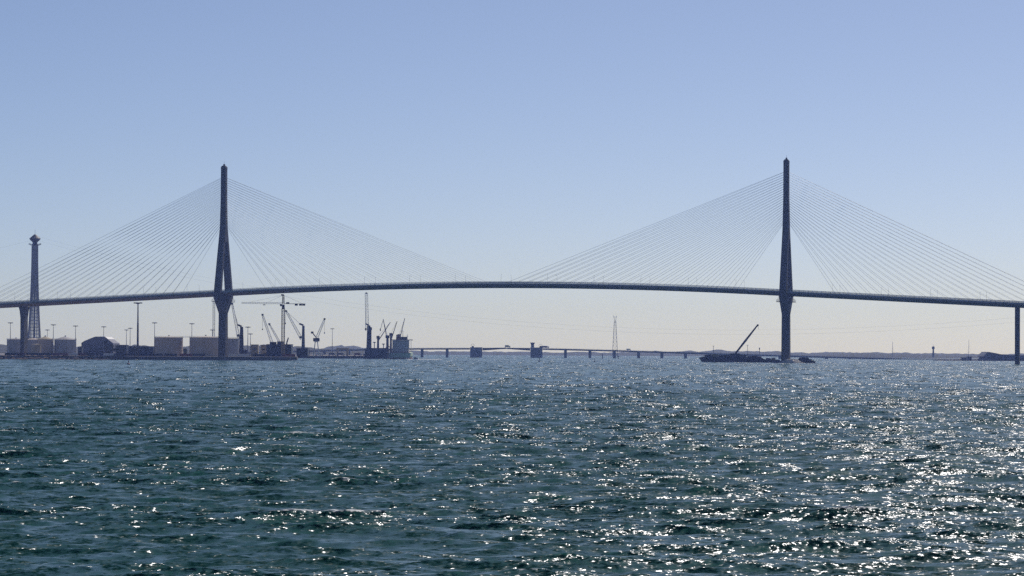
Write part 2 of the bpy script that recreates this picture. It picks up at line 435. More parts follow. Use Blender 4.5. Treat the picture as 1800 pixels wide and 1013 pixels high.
def build_pylon(s0, label):
    off = Vector((0, 0, 0)); mb = MB()
    L3 = lambda z, t=0, ds=0: B(s0 + ds, t, z)
    zc = deck_z(s0)                         # underside of the deck here
    # foundation and lower shaft
    mb.taper(L3(-3), (7.4, 7.2), L3(44.5), (6.8, 6.6), AX, NT)
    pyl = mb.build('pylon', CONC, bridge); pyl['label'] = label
    mb = MB()
    mb.taper(L3(44.5), (6.9, 6.7), L3(zc - 2.2), (6.9, 34.5), AX, NT)
    mb.taper(L3(zc - 2.2), (6.9, 34.5), L3(zc - .25), (6.9, 36.5), AX, NT)
    mb.build('flare', CONC, pyl)
    for sg in (-1, 1):
        mb = MB(); z0 = zc - .25; zm = 128.0
        mb.taper(L3(z0, sg * 16.1), (6.7, 4.6), L3(zm, sg * 1.6), (5.2, 3.4), AX, NT)
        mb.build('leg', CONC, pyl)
    mb = MB()
    mb.taper(L3(112), (5.9, 9.5), L3(128.5), (5.6, 6.2), AX, NT)
    mb.taper(L3(128.5), (5.6, 6.2), L3(150), (4.9, 5.2), AX, NT)
    mb.taper(L3(150), (4.9, 5.2), L3(181), (4.7, 4.8), AX, NT)
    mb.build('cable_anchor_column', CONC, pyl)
    mb = MB()
    mb.taper(L3(181), (4.9, 5.0), L3(183.2), (4.9, 5.0), AX, NT)
    mb.taper(L3(183.2), (4.9, 5.0), L3(184.6), (3.0, 3.2), AX, NT)
    mb.taper(L3(184.6), (1.6, 1.6), L3(186.2), (1.3, 1.3), AX, NT)
    mb.beam(L3(186.2), L3(188.5), 0.18)
    mb.build('cap', CONC, pyl)
    for z in np.arange(6, 44, 4.6):         # joints between the concrete lifts on the shaft
        w = 7.4 - 0.6 * (z + 3) / 47.5; wt = 7.2 - 0.6 * (z + 3) / 47.5
        MB().taper(L3(z), (w + .12, wt + .12), L3(z + .16), (w + .12, wt + .12), AX, NT).build('lift_joint', STEELD, pyl)
    for sg in (-1, 1):                      # scaffold platforms under the deck on both faces
        mb = MB()
        c = s0 + sg * 5.0
        for t in (-12, -4, 4, 12):
            mb.taper(B(c, t, zc - 5.6), (3.0, 5.0), B(c, t, zc - 5.2), (3.0, 5.0), AX, NT)
            for dt in (-2.4, 2.4):
                mb.beam(B(c + sg * 1.4, t + dt, zc - 5.2), B(c + sg * 1.4, t + dt, zc - 3.2), 0.15)
                mb.beam(B(c + sg * 1.2, t + dt, zc - 5.2), B(c - sg * 1.0, t + dt, zc + .1), 0.18)
            mb.beam(B(c + sg * 1.4, t - 2.4, zc - 3.3), B(c + sg * 1.4, t + 2.4, zc - 3.3), 0.15)
            mb.beam(B(c + sg * 1.4, t - 2.4, zc - 4.2), B(c + sg * 1.4, t + 2.4, zc - 4.2), 0.15)
        mb.beam(B(c, -14.5, zc - 5.4), B(c, 14.5, zc - 5.4), .3)
        mb.build('work_platform', STEELD, pyl)
build_pylon(0.0, 'left pylon standing on the harbour quay')
build_pylon(SPAN, 'right pylon standing in the water')

NC = 22
for s0 in (0.0, SPAN):
    for side in (-1, 1):
        for i in range(NC):
            s = s0 + side * (47.5 + 10.2 * i)
            zp = 127.5 + 45.5 * i / (NC - 1)
            for t in (-1, 1):
                MB().tube(B(s, t * (HWD - .2), deck_z(s) + 3.5), B(s0 + side * 2.2, t * 1.5, zp), 0.095, n=5, cap=False).build('stay_cable', CABLE, bridge)

def pier(s, flare, z0=-3):
    mb = MB(); zc = deck_z(s)
    if flare:
        mb.taper(B(s, 0, z0), (3.9, 9), B(s, 0, zc - 11), (3.9, 9), AX, NT)
        mb.taper(B(s, 0, zc - 11), (3.9, 9), B(s, 0, zc - 4), (5.0, 10.5), AX, NT)
        mb.taper(B(s, 0, zc - 4), (5.0, 10.5), B(s, 0, zc - .05), (6.6, 12), AX, NT)
    else:
        mb.taper(B(s, 0, z0), (3.9, 7), B(s, 0, zc - .05), (3.9, 7), AX, NT)
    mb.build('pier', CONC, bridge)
pier(-203.5, True); pier(-320, True); pier(747.7, False); pier(860, False)

# lamp posts on the parapets
def deck_lamp(s, t, first=None):
    z = deck_z(s) + 3.5; p = B(s, t, z)
    lab = 'slim lamp post on the near parapet of the cable-stayed bridge' if t < 0 else 'slim lamp post on the far parapet of the cable-stayed bridge'
    if first: return copy_tree(first, p, lab)
    r = thing('lamp_post', lab, 'lamp post', p, 'lamp posts along the cable-stayed bridge')
    MB().tube(p, p + Vector((0, 0, 8.5)), 0.09, 0.06, 6).build('post', GALV, r)
    MB().beam(p + Vector((0, 0, 8.4)), p + AX * .0 + NT * (1.6 if t < 0 else -1.6) + Vector((0, 0, 8.8)), 0.1).build('arm', GALV, r)
    q = p + NT * (1.8 if t < 0 else -1.8) + Vector((0, 0, 8.75)); MB().box(q, (.5, .9, .16)).build('lamp_head', GALV, r)
    return r
l1 = l2 = None
for k in range(-5, 19):
    s = 12 + 44.0 * k
    if abs(s) < 12 or abs(s - SPAN) < 12: continue
    if -230 < s < 770:
        o = deck_lamp(s, -12.6, l1); l1 = l1 or o
        o = deck_lamp(s + 3, 12.6, l2); l2 = l2 or o

# lorries and cars
def lorry(p, ax, length, height, label, body, group):
    ax = Vector(ax).normalized(); n = Vector((-ax.y, ax.x, 0)); up = Vector((0, 0, 1))
    r = thing('lorry', label, 'lorry', p, group); p = Vector(p)
    MB().taper(p + up * 1.1, (length - 2.9, 2.5), p + up * height, (length - 2.9, 2.5), ax, n).build('trailer', body, r)
    c = p + ax * (length / 2 - .1)
    MB().taper(c + up * .7, (2.2, 2.4), c + up * 2.2, (2.2, 2.4), ax, n).taper(c + up * 2.2, (2.2, 2.4), c + up * 3.2, (1.6, 2.3), ax, n).build('cab', WHITE, r)
    for f in (-.36, -.26, .22, .46):
        for sg in (-1, 1):
            q = p + ax * (f * length) + n * (sg * 1.12) + up * .5
            MB().tube(q - n * .18, q + n * .18, .5, n=10).build('wheel', RUBBER, r)
    return r

# ------------------------------------------------------------------ far viaduct with the bascule span
FD = 5240.0
dk = [(400, 620), (520, 617), (640, 613.8), (735, 612.2), (826, 612.0), (880, 611.4), (932, 612.0), (1000, 613.5), (1100, 616.2), (1200, 619.3), (1300, 622.4), (1400, 625.4), (1500, 628.2), (1600, 630.6), (1660, 631.4)]
def fz(x): return Z(x, np.interp(x, [p[0] for p in dk], [p[1] for p in dk]), FD)
via = thing('viaduct', 'low grey-blue road viaduct with a lifting span far behind the main bridge', 'bridge', G(890, FD))
VC = mat('viaduct_concrete', (0.18, 0.18, 0.185), 0.85)
def vdeck(x0, x1, th0, th1=None, bow=0):
    mb = MB(); n = max(2, int((x1 - x0) / 10)); th1 = th1 or th0
    for i in range(n + 1):
        f = i / n; x = x0 + (x1 - x0) * f; z = fz(x); th = th0 + (th1 - th0) * f - bow * math.sin(math.pi * f)
        c = G(x, FD)
        mb.v += [c + Vector((0, -6, z - th)), c + Vector((0, 6, z - th)), c + Vector((0, 6, z)), c + Vector((0, -6, z))]
    for i in range(n):
        for j in range(4):
            a = i * 4 + j; b = i * 4 + (j + 1) % 4; mb.f.append((a, b, b + 4, a + 4))
    mb.f += [(0, 1, 2, 3), (n * 4 + 3, n * 4 + 2, n * 4 + 1, n * 4)]
    return mb
vdeck(400, 826, 2.6).build('deck', VC, via); vdeck(954, 1665, 2.6).build('deck', VC, via)
vdeck(848, 890, 4.4, 2.0).build('bascule_leaf', STEELD, via); vdeck(890.2, 932, 2.0, 4.4).build('bascule_leaf', STEELD, via)
for x0, x1, dy in ((400, 826, -5.8), (954, 1660, -5.8), (400, 826, 5.8), (954, 1660, 5.8)):
    mb = MB()
    for x in np.arange(x0, x1 - 8, 8):
        if 1:
            a = G(x, FD, fz(x) + .9); b = G(x + 8, FD, fz(x + 8) + .9); a.y += dy; b.y += dy
            mb.beam(a, b, .12); mb.beam(a - Vector((0, 0, .95)), a, .12)
    mb.build('railing', GALV, via)
for x in (440, 483, 527, 570, 613, 657, 700, 742, 786, 994, 1037, 1080, 1122.5, 1163.5, 1205, 1246.5, 1288, 1330, 1371, 1412, 1453, 1494, 1535, 1577, 1622):
    c = G(x, FD); zt = fz(x) - 2.58
    if zt > -1: MB().taper(c + Vector((0, 0, -3)), (4.6, 9), c + Vector((0, 0, zt)), (4.6, 9)).build('pier', VC, via)
for x0, x1 in ((826.5, 847.5), (932.5, 953.5)):
    c = G((x0 + x1) / 2, FD); w = M(x1 - x0, FD); zt = fz((x0 + x1) / 2)
    mb = MB(); mb.taper(c + Vector((0, 0, -3)), (w, 18), c + Vector((0, 0, zt + .1)), (w, 18)); b = mb.build('machinery_pier', VC, via)
    mb = MB(); mb.box(c + Vector((0, 0, zt + .6)), (w + .6, 18.6, 1.0)); mb.build('parapet', VC, b)
c = G(936, FD); zt = fz(936) + 1.1
ct = MB().taper(c + Vector((0, -4, zt)), (5.4, 5.4), c + Vector((0, -4, zt + 5)), (5.0, 5.0)).build('control_tower', VC, via)
MB().taper(c + Vector((0, -4, zt + 5)), (5.2, 5.2), c + Vector((0, -4, zt + 7.4)), (7.6, 7.6)).build('cabin', GLASS, ct)
MB().box(c + Vector((0, -4, zt + 7.7)), (8.2, 8.2, .6)).build('cabin_roof', VC, ct)
for x in (831, 950):
    c = G(x, FD); zt = fz(x) + 1; mb = MB()
    mb.box(c + Vector((0, -3, zt + 1.2)), (3.4, 3.4, 2.4)); b = mb.build('barrier_house', VC, via)
    mb = MB(); pts = [c + Vector((3 * math.cos(a) , -3, zt + 2.4 + 3.2 * math.sin(a))) for a in np.linspace(0, math.pi, 8)]
    for p, q in zip(pts, pts[1:]): mb.beam(p, q, .35)
    mb.build('signal_arch', GALV, b)
lorry(G(891, FD - 3, fz(891)), (1, 0, 0), 9.5, 4.3, 'lorry crossing the lifting span of the far viaduct', TANB, 'lorries on the bridges')
lorry(G(956, FD - 3, fz(956)), (1, 0, 0), 15, 4.0, 'long lorry beside the control tower of the far viaduct', BLUEC, 'lorries on the bridges')
lorry(G(1106, FD - 3, fz(1106)), (-1, 0, 0), 7, 3.0, 'short van-sized lorry on the sloping right part of the far viaduct', WHITE, 'lorries on the bridges')

# causeway where the viaduct comes ashore
mb = MB(); a = G(1560, 5300); e = G(2500, 5300)
pts = [G(1556, 5210), G(1700, 5190), G(2500, 5100), G(2500, 5700), G(1600, 5500)]
mb.prism([Vector((p.x, p.y, -2.5)) for p in pts], (0, 0, 3.6)); tag(mb.build('causeway', BANK), 'low dark causeway at the right end of the viaduct', 'causeway', kind='structure')

# ------------------------------------------------------------------ electricity towers and wires
def cadiz_tower(x, d, ytop, label):
    base = G(x, d, QZ); ztop = Z(x, ytop, d); H = ztop - QZ
    r = thing('electricity_tower', label, 'tower', base)
    def rad(t): return 5.8 * (1 - t) ** 1.9 + 3.8                     # radius over relative height
    n = 24; up = Vector((0, 0, 1))
    def pt(k, t): return base + Vector((rad(t) * math.cos(2 * math.pi * k / n), rad(t) * math.sin(2 * math.pi * k / n), H * 0.90 * t))
    N = 32
    for k in range(n):
        mb = MB()
        for i in range(N): mb.beam(pt(k, i / N), pt(k, (i + 1) / N), 0.85)
        mb.build('upright', LATT, r)
    for i in range(N + 1):
        mb = MB()
        for k in range(n): mb.beam(pt(k, i / N), pt(k + 1, i / N), 0.7)
        mb.build('ring', LATT, r)
    zt = QZ + H * .90; c = Vector((base.x, base.y, 0))
    MB().tube(c + up * QZ, c + up * (zt + 2), 1.3, n=10).build('core_shaft', LATT, r)
    head = MB().lathe(c + up * zt, [(4.0, 0), (4.2, 1.0), (3.0, 3.0), (3.2, 4.5), (6.8, 8.0), (7.2, 9.2), (4.6, 11.4), (1.2, 14.4)], 16).build('head', STEELD, r)
    mb = MB()
    for sg in (-1, 1):
        mb.lattice(c + up * (zt + 1.0) + Vector((sg * 3.6, 0, 0)), c + up * (zt + 2.4) + Vector((sg * 7.8, 0, 0)), 2.0, 1.0, 3, .35)
    mb.build('cross_arm', LATT, r)
    MB().beam(c + up * (zt + 14), c + up * (zt + 20), .3).build('antenna', LATT, r)
    return r
cadiz_tower(60, 4014, 411, 'tall tapering lattice electricity tower behind the left end of the bridge')

def lattice_tower(x, d, ytop, zb, w0, w1, label, arms=True):
    base = G(x, d, zb); zt = Z(x, ytop, d); r = thing('lattice_tower', label, 'tower', base)
    up = Vector((0, 0, 1)); n = 9; mb = MB()
    mb.lattice(base, Vector((base.x, base.y, zt - (zt - zb) * .14)), w0, w1, n, w0 * .055, w0 * .03); mb.build('body', GALV, r)
    mb = MB()
    for sg in (-1, 1):
        mb.beam(Vector((base.x, base.y, zt - (zt - zb) * .16)), Vector((base.x + sg * w1 * .9, base.y, zt)), w0 * .06)
    mb.beam(Vector((base.x - w1 * .9, base.y, zt - 3)), Vector((base.x + w1 * .9, base.y, zt - 3)), w0 * .05)
    mb.build('head', GALV, r)
    return r
lattice_tower(1081, 6100, 555, -1.5, 10.5, 3.4, 'slender lattice pylon rising above the far viaduct', True)
for xt, yt, d in ((1569, 601, 7000), (1703, 597, 7000)):
    lab = 'thin mast on the far shore above the viaduct end' if xt < 1600 else 'thin mast left of the wedge-shaped shed'
    b = G(xt, d, 2); r = thing('mast', lab, 'mast', b); MB().tube(b, Vector((b.x, b.y, Z(xt, yt, d))), .5, .3, 6).build('pole', GALV, r)
    mb = MB()
    for f in (.35, .7):
        for a in (0, 2.1, 4.2): mb.beam(b.lerp(Vector((b.x, b.y, Z(xt, yt, d))), f), b + Vector((math.cos(a) * 8, math.sin(a) * 8, 0)), .08)
    mb.build('guy_wire', GALV, r)
wa = P(60, 421, 4014); wb = P(2300, 500, 3300)
for dz, lab in ((0, 'lower of two thin high-voltage wires sagging behind the main span'), (5, 'upper of two thin high-voltage wires sagging behind the main span')):
    mb = MB(); pts = []
    for i in range(61):
        t = i / 60; p = wa.lerp(wb, t) + Vector((0, dz, dz)); p.z -= 4 * 83 * t * (1 - t); pts.append(p)
    for p, q in zip(pts, pts[1:]): mb.tube(p, q, .035, n=4, cap=False)
    tag(mb.build('power_cable', STEELD), lab, 'wire', 'high-voltage wires')
wc = P(-400, 470, 4300); mb = MB()
pts = [wa.lerp(wc, i / 20) + Vector((0, 0, -60 * (i / 20) * (1 - i / 20))) for i in range(21)]
for p, q in zip(pts, pts[1:]): mb.tube(p, q, .035, n=4, cap=False)
tag(mb.build('power_cable', STEELD), 'thin high-voltage wire leaving the tall electricity tower to the left', 'wire', 'high-voltage wires')

# ------------------------------------------------------------------ harbour: tanks and sheds
def tank(x0, x1, y_eave, y_peak, d, label, wall=TANKW, roof=TANKR):
    r_ = M(x1 - x0, d) / 2; c = G((x0 + x1) / 2, d + r_, QZ); ze = Z(x0, y_eave, d); zp = Z(x0, y_peak, d)
    t = thing('storage_tank', label, 'tank', c, 'harbour storage tanks')
    h = ze - QZ
    w = MB().lathe(c, [(r_, 0), (r_, h)], 48).build('wall', wall, t)
    nb = 6
    for i in range(nb):                                   # welded shell courses, slightly proud rings
        MB().lathe(c, [(r_ + .02, h * i / nb + .02), (r_ + .07, h * i / nb + .06), (r_ + .07, h * i / nb + .22), (r_ + .02, h * i / nb + .26)], 48, caps=False).build('course_ring', wall, t)
    rf = MB().lathe(c, [(r_ + .25, h + .01), (r_ + .25, h + .35), (r_ * .55, h + (zp - ze) * .6), (.6, h + (zp - ze))], 48).build('roof', roof, t)
    MB().lathe(c, [(.7, h + (zp - ze) - .1), (.7, h + (zp - ze) + 1.0)], 10).build('vent', GALV, rf)
    mb = MB()
    for k in range(40):
        a = 2 * math.pi * k / 40; b = 2 * math.pi * (k + 1) / 40
        p = c + Vector((math.cos(a) * (r_ + .1), math.sin(a) * (r_ + .1), h + .3)); q = c + Vector((math.cos(b) * (r_ + .1), math.sin(b) * (r_ + .1), h + .3))
        mb.beam(p, p + Vector((0, 0, 1.1)), .08); mb.beam(p + Vector((0, 0, 1.1)), q + Vector((0, 0, 1.1)), .08); mb.beam(p + Vector((0, 0, .6)), q + Vector((0, 0, .6)), .06)
    mb.build('railing', GALV, t)
    mb = MB(); n = 26                                     # stair winding up the shell
    for k in range(n):
        a = 0.7 + 1.3 * k / n; b = 0.7 + 1.3 * (k + 1) / n
        p = c + Vector((math.cos(a) * (r_ + .6), math.sin(a) * (r_ + .6), h * k / n)); q = c + Vector((math.cos(b) * (r_ + .6), math.sin(b) * (r_ + .6), h * (k + 1) / n))
        mb.beam(p, q, .9, .15); mb.beam(p + Vector((0, 0, 1)), q + Vector((0, 0, 1)), .07)
    mb.build('stair', STEELD, t)
    return t
tank(12, 44, 597, 595, 3260, 'grey storage tank leftmost, behind the flared bridge pier', TANKG, TANKG)
tank(44, 74, 597.5, 594.5, 3330, 'pale storage tank just right of the flared bridge pier', TANKG, TANKW)
tank(55, 72, 606, 604.5, 3230, 'small tan tank low in front of the left tanks', TANKT, TANKT)
tank(66, 93, 597, 591.5, 3290, 'cone-roofed storage tank, second from the right of the left tanks', TANKW, TANKT)
tank(95.5, 134, 597.5, 591.5, 3290, 'cone-roofed grey storage tank, rightmost of the left group', TANKG, TANKG)
tank(272, 321.5, 593.5, 591.0, 3120, 'large cream storage tank left of the left pylon', TANKW, TANKR)
tank(333, 390, 593.5, 590.5, 3110, 'large cream storage tank partly hidden behind the left pylon', TANKW, TANKR)
tank(378, 421, 595.5, 594.0, 3220, 'ribbed grey storage tank just right of the left pylon', TANKG, TANKR)
a = P(321.5, 593, 3135); b = P(333, 593, 3135)
wk = thing('catwalk', 'narrow steel catwalk bridging the two large cream tanks', 'walkway', a)
MB().beam(a, b, 1.2, .25).build('walkway', STEELD, wk); mb = MB()
for dy in (-.6, .6):
    for dz in (.6, 1.1): mb.beam(a + Vector((0, dy, dz)), b + Vector((0, dy, dz)), .08)
mb.build('handrail', STEELD, wk)

# faceted shed
def shed():
    d = 3350; r = thing('warehouse', 'blue-grey warehouse with a faceted pitched roof behind the quay', 'warehouse', G(170, d, QZ))
    prof = [(143, 626), (143, 604), (148, 600.5), (161, 595), (168, 592.5), (184, 592.5), (190, 597), (199, 603.5), (199, 626)]
    poly = []
    for x, y in prof:
        p = P(x, y, d); p.z = max(p.z, QZ); poly.append(p)
    MB().prism(poly, (0, 55, 0)).build('wall', SHEDB, r)
    rf = None
    for i in range(2, 7):
        p, q = poly[i - 1].copy(), poly[i].copy(); n = Vector((-(q.z - p.z), 0, q.x - p.x)).normalized() * .25
        if n.z < 0: n = -n
        mb = MB(); mb.hexa([p + n * .1 + Vector((0, -.6, 0)), q + n * .1 + Vector((0, -.6, 0)), q + n * .1 + Vector((0, 55.5, 0)), p + n * .1 + Vector((0, 55.5, 0))],
                           [p + n * 1.6 + Vector((0, -.6, 0)), q + n * 1.6 + Vector((0, -.6, 0)), q + n * 1.6 + Vector((0, 55.5, 0)), p + n * 1.6 + Vector((0, 55.5, 0))])
        mb.build('roof_panel', SHEDB if i < 6 else WHITE, r)
    for x in (150, 160, 170, 180, 190):
        c = G(x, d - .1); MB().box((c.x, c.y, QZ + 2.6), (4.2, .3, 5.2)).build('door', STEELD, r)
    c = G(176, d - .15); MB().box((c.x, c.y, QZ + 7.2), (22, .25, 1.4)).build('window', GLASS, r)
shed()

def block(name, x0, x1, y0, d, depth, label, m, cat='building', y1=None, detail=True):
    a, b = G(x0, d), G(x1, d); zt = Z((x0 + x1) / 2, y0, d); zb = QZ
    r = thing(name, label, cat, Vector(((a.x + b.x) / 2, d + depth / 2, zb)))
    w = b.x - a.x; cx = (a.x + b.x) / 2
    MB().box((cx, d + depth / 2, (zt + zb) / 2), (w, depth, zt - zb)).build('wall', m, r)
    MB().box((cx, d + depth / 2, zt + .2), (w + .6, depth + .6, .4)).build('roof', STEELD, r)
    n = max(1, int(w / 5))
    for i in range(n):
        MB().box((cx - w / 2 + w * (i + .5) / n, d - .03, zb + (zt - zb) * .62), (w / n * .5, .12, max(.8, (zt - zb) * .16))).build('window', GLASS, r)
    MB().box((cx + w * .25, d - .03, zb + 1.6), (2.6, .14, 3.2)).build('door', STEELD, r)
    return r
block('warehouse', 137, 143.5, 611, 3230, 12, 'small dark shed at the left foot of the blue-grey warehouse', NAVY)
block('warehouse', 199.5, 222, 607, 3380, 20, 'low dark shed touching the right end of the faceted warehouse', NAVY)
block('warehouse', 223, 270, 609.5, 3420, 22, 'long low navy shed between the tall light mast and the cream tank', NAVY)
block('office_block', 441, 453.5, 606.5, 3120, 8, 'small tan office block right of the left pylon', TANB)
block('office_block', 458, 468, 607, 3160, 8, 'tan cabin block left of the dark tower-crane shed', TANB)
block('warehouse', 468, 512, 606, 3090, 24, 'dark navy shed at the foot of the tower crane', NAVY)
block('warehouse', 521, 541, 613, 3200, 16, 'dark shed at the foot of the pale harbour crane', NAVY)

# containers and parked lorries along the quay
def container(x, d, z, m, label, L=12.2, rows=1):
    c = G(x, d, z); r = thing('container', label, 'container', c, 'containers along the quay')
    body = MB().box((c.x, c.y, z + 1.35), (L, 2.44, 2.5)).build('body', m, r)
    mb = MB()
    for k in range(int(L / .6)):
        mb.box((c.x - L / 2 + .3 + .6 * k, c.y - 1.25, z + 1.35), (.25, .08, 2.2))
    mb.build('corrugation', m, r)
    for sg in (-1, 1): MB().box((c.x + sg * (L / 2 - .08), c.y, z + 1.35), (.2, 2.5, 2.66)).build('end_frame', STEELD, r)
    return r
cols = [(REDB, 'rust-red'), (MAROON, 'maroon'), (BLUEC, 'blue'), (NAVY, 'dark navy'), (WHITE, 'white'), (TANB, 'tan')]
spots = [(98, 3010, 0, 1, 'below the cone-roofed tanks'), (108, 3014, 0, 0, 'right of the maroon one below the cone-roofed tanks'), (20, 3005, 0, 3, 'below the leftmost tank'), (34, 3012, 0, 1, 'at the foot of the flared pier'),
         (58, 3002, 0, 3, 'left of the cone-roofed tanks'), (80, 3008, 0, 3, 'below the small tan tank'), (126, 3018, 0, 4, 'below the rightmost left tank'), (146, 3020, 0, 1, 'in front of the small dark shed'),
         (163, 3016, 0, 3, 'in front of the faceted warehouse'), (178, 3022, 0, 2, 'by the right half of the faceted warehouse'), (193, 3016, 0, 4, 'by the faceted warehouse corner'), (212, 3014, 0, 3, 'in front of the low dark shed'),
         (232, 3020, 0, 3, 'left of the tall light mast'), (255, 3024, 0, 2, 'right of the tall light mast'), (262, 3050, 0, 3, 'left of the large cream tank'), (327, 3040, 0, 0, 'in the gap between the cream tanks'),
         (350, 3020, 0, 3, 'in front of the tank left of the pylon'), (412, 3030, 0, 4, 'right of the left pylon foot'), (428, 3020, 0, 4, 'below the dark harbour crane'), (300, 3010, 0, 3, 'in front of the large cream tank'),
         (456, 3030, 0, 3, 'below the tan office block'), (484, 3024, 0, 2, 'left of the tower crane base'), (508, 3026, 0, 0, 'right of the tower crane base'), (275, 3008, 0, 3, 'at the left edge of the large cream tank')]
for x, d, z, ci, where in spots:
    container(x, d, QZ + z, cols[ci][0], f'{cols[ci][1]} shipping container {where}')

# ------------------------------------------------------------------ light masts
def light_mast(x, ytop, d, label, r0=.35, hw=2.4, zb=QZ, big=False):
    b = G(x, d, zb); zt = Z(x, ytop, d); t = thing('light_mast', label, 'light mast', b, 'harbour light masts')
    mid = zb + (zt - zb) * .62
    MB().tube(b, (b.x, b.y, mid), r0 * 1.5, r0 * 1.15, 8).tube((b.x, b.y, mid), (b.x, b.y, zt), r0, r0 * .7, 8).build('pole', STEELD if big else GALV, t)
    MB().lathe((b.x, b.y, zt), [(hw * .3, -hw * .35), (hw * .85, -.1), (hw * .9, .15), (.3, .3)], 12).build('head_ring', STEELD, t)
    for k in range(6):
        a = math.pi * k / 3 + .3
        MB().box((b.x + math.cos(a) * hw, b.y + math.sin(a) * hw, zt - .2), (hw * .4, hw * .4, hw * .3)).build('floodlight', STEELD, t)
    return t
for x, y, d, lab in ((18, 567.5, 3250, 'light mast above the leftmost tank'), (83, 580, 3700, 'faint short light mast behind the left tanks'), (93.5, 571, 3240, 'light mast between the two cone-roofed tanks'),
                     (132.5, 573, 3240, 'light mast at the right edge of the left tank group'), (182, 574.5, 3330, 'light mast above the faceted warehouse roof'),
                     (222, 580, 3700, 'shorter of two paired light masts left of the tallest one'), (228.5, 577, 3600, 'taller of two paired light masts left of the tallest one'),
                     (271.5, 567.5, 3130, 'light mast at the left edge of the large cream tank'), (337, 569, 3220, 'light mast between the two large cream tanks'), (373, 580, 3500, 'short light mast left of the left pylon shaft'),
                     (435.5, 575, 3140, 'light mast right of the dark harbour crane tower'), (440, 587, 3300, 'short light mast above the tan office block'), (584, 578, 4050, 'lone light mast right of the pale slewing crane')):
    light_mast(x, y, d, lab, .28, 2.2)
light_mast(242, 532.5, 3180, 'tallest thick light mast, left of the large cream tank', .75, 3.6, big=True)
# slim lattice mast beside the pylon
b = G(375.5, 3250, QZ); t = thing('lattice_mast', 'slim lattice hoist mast left of the left pylon shaft', 'mast', b)
MB().lattice(b, (b.x, b.y, Z(375, 530, 3250)), 2.0, 2.0, 26, .22, .14).build('frame', GALV, t)

# ------------------------------------------------------------------ cranes
def harbour_crane(xb, d, ytop, jroot, jtip, label, m=DARK, jm=CRANEW, wt=4.0, jw=(2.6, 1.4), zb=QZ, hook=True, base_w=13):
    b = G(xb, d, zb); t = thing('harbour_crane', label, 'crane', b, 'mobile harbour cranes'); zt = Z(xb, ytop, d); X, Y = b.x, b.y
    ch = MB().box((X, Y, zb + 1.9), (base_w, 6, 1.6)).build('chassis', m, t)
    for f in (-.42, -.26, -.1, .06, .22, .38):
        q = Vector((X + base_w * f, Y - 3.1, zb + .85)); MB().tube(q, q + Vector((0, .9, 0)), .85, n=10).build('wheel', RUBBER, ch)
    for sg in (-1, 1): MB().beam((X + sg * base_w * .45, Y - 5.5, zb + .5), (X + sg * base_w * .45, Y + 5.5, zb + .5), .8, .9).build('outrigger', m, ch)
    MB().box((X + 2.2 * (1 if jtip[0] < xb else -1), Y, zb + 4.8), (9, 5, 3.8)).build('slewing_platform', m, t)
    MB().taper((X, Y, zb + 3), (wt * 1.15, wt), (X, Y, zt - 1.5), (wt * .72, wt * .7)).build('tower', m, t)
    sg = -1 if jtip[0] < xb else 1
    MB().beam((X, Y, zt - 1.2), (X + sg * 3.4, Y, zt + .2), 1.6, 1.8).box((X + sg * 3.6, Y, zt + .2), (1.6, 1.6, 1.5)).build('tower_head', m, t)
    p = P(jroot[0], jroot[1], d); q = P(jtip[0], jtip[1], d)
    MB().box((X + sg * (wt * .5 + 1.1), Y - 1.2, Z(xb, jroot[1], d) + 2.2), (2.2, 2.2, 2.4)).build('cab', GLASS, t)
    j = MB().lattice(p, q, jw[0], jw[1], max(8, int((q - p).length / 3.2)), .36, .18).build('jib', jm, t)
    MB().box(q, (2.0, 1.8, 1.8)).build('jib_head', m, j)
    MB().beam(p, (X, Y, p.z), 1.4).build('jib_foot', m, t)
    MB().beam((X + sg * 3.6, Y - .5, zt + .4), q, .22).beam((X + sg * 3.6, Y + .5, zt + .4), q, .22).build('hoist_rope', STEELD, t)
    if hook:
        hz = q.z - 12; MB().beam(q, (q.x + sg * .8, q.y, hz), .2).build('hook_rope', STEELD, t); MB().box((q.x + sg * .8, q.y, hz - .8), (1.2, 1.0, 1.6)).build('hook_block', m, t)
    return t
harbour_crane(424.5, 3180, 572, (419.5, 594), (408, 534), 'dark harbour crane with a pale jib leaning to the left pylon', hook=False)
harbour_crane(533, 3260, 570, (530.5, 597), (503, 547), 'blue-grey harbour crane with its long jib leaning left over the tower crane', mat('blue_grey_crane_paint', (.12, .13, .17), .6), CRANEW, 3.2)
harbour_crane(648, 3955, 570, (645.5, 582), (644, 515.5), 'dark harbour crane with an almost upright pale jib by the ships', DARK, CRANEW, 5.2, (3.8, 3.2), hook=False)

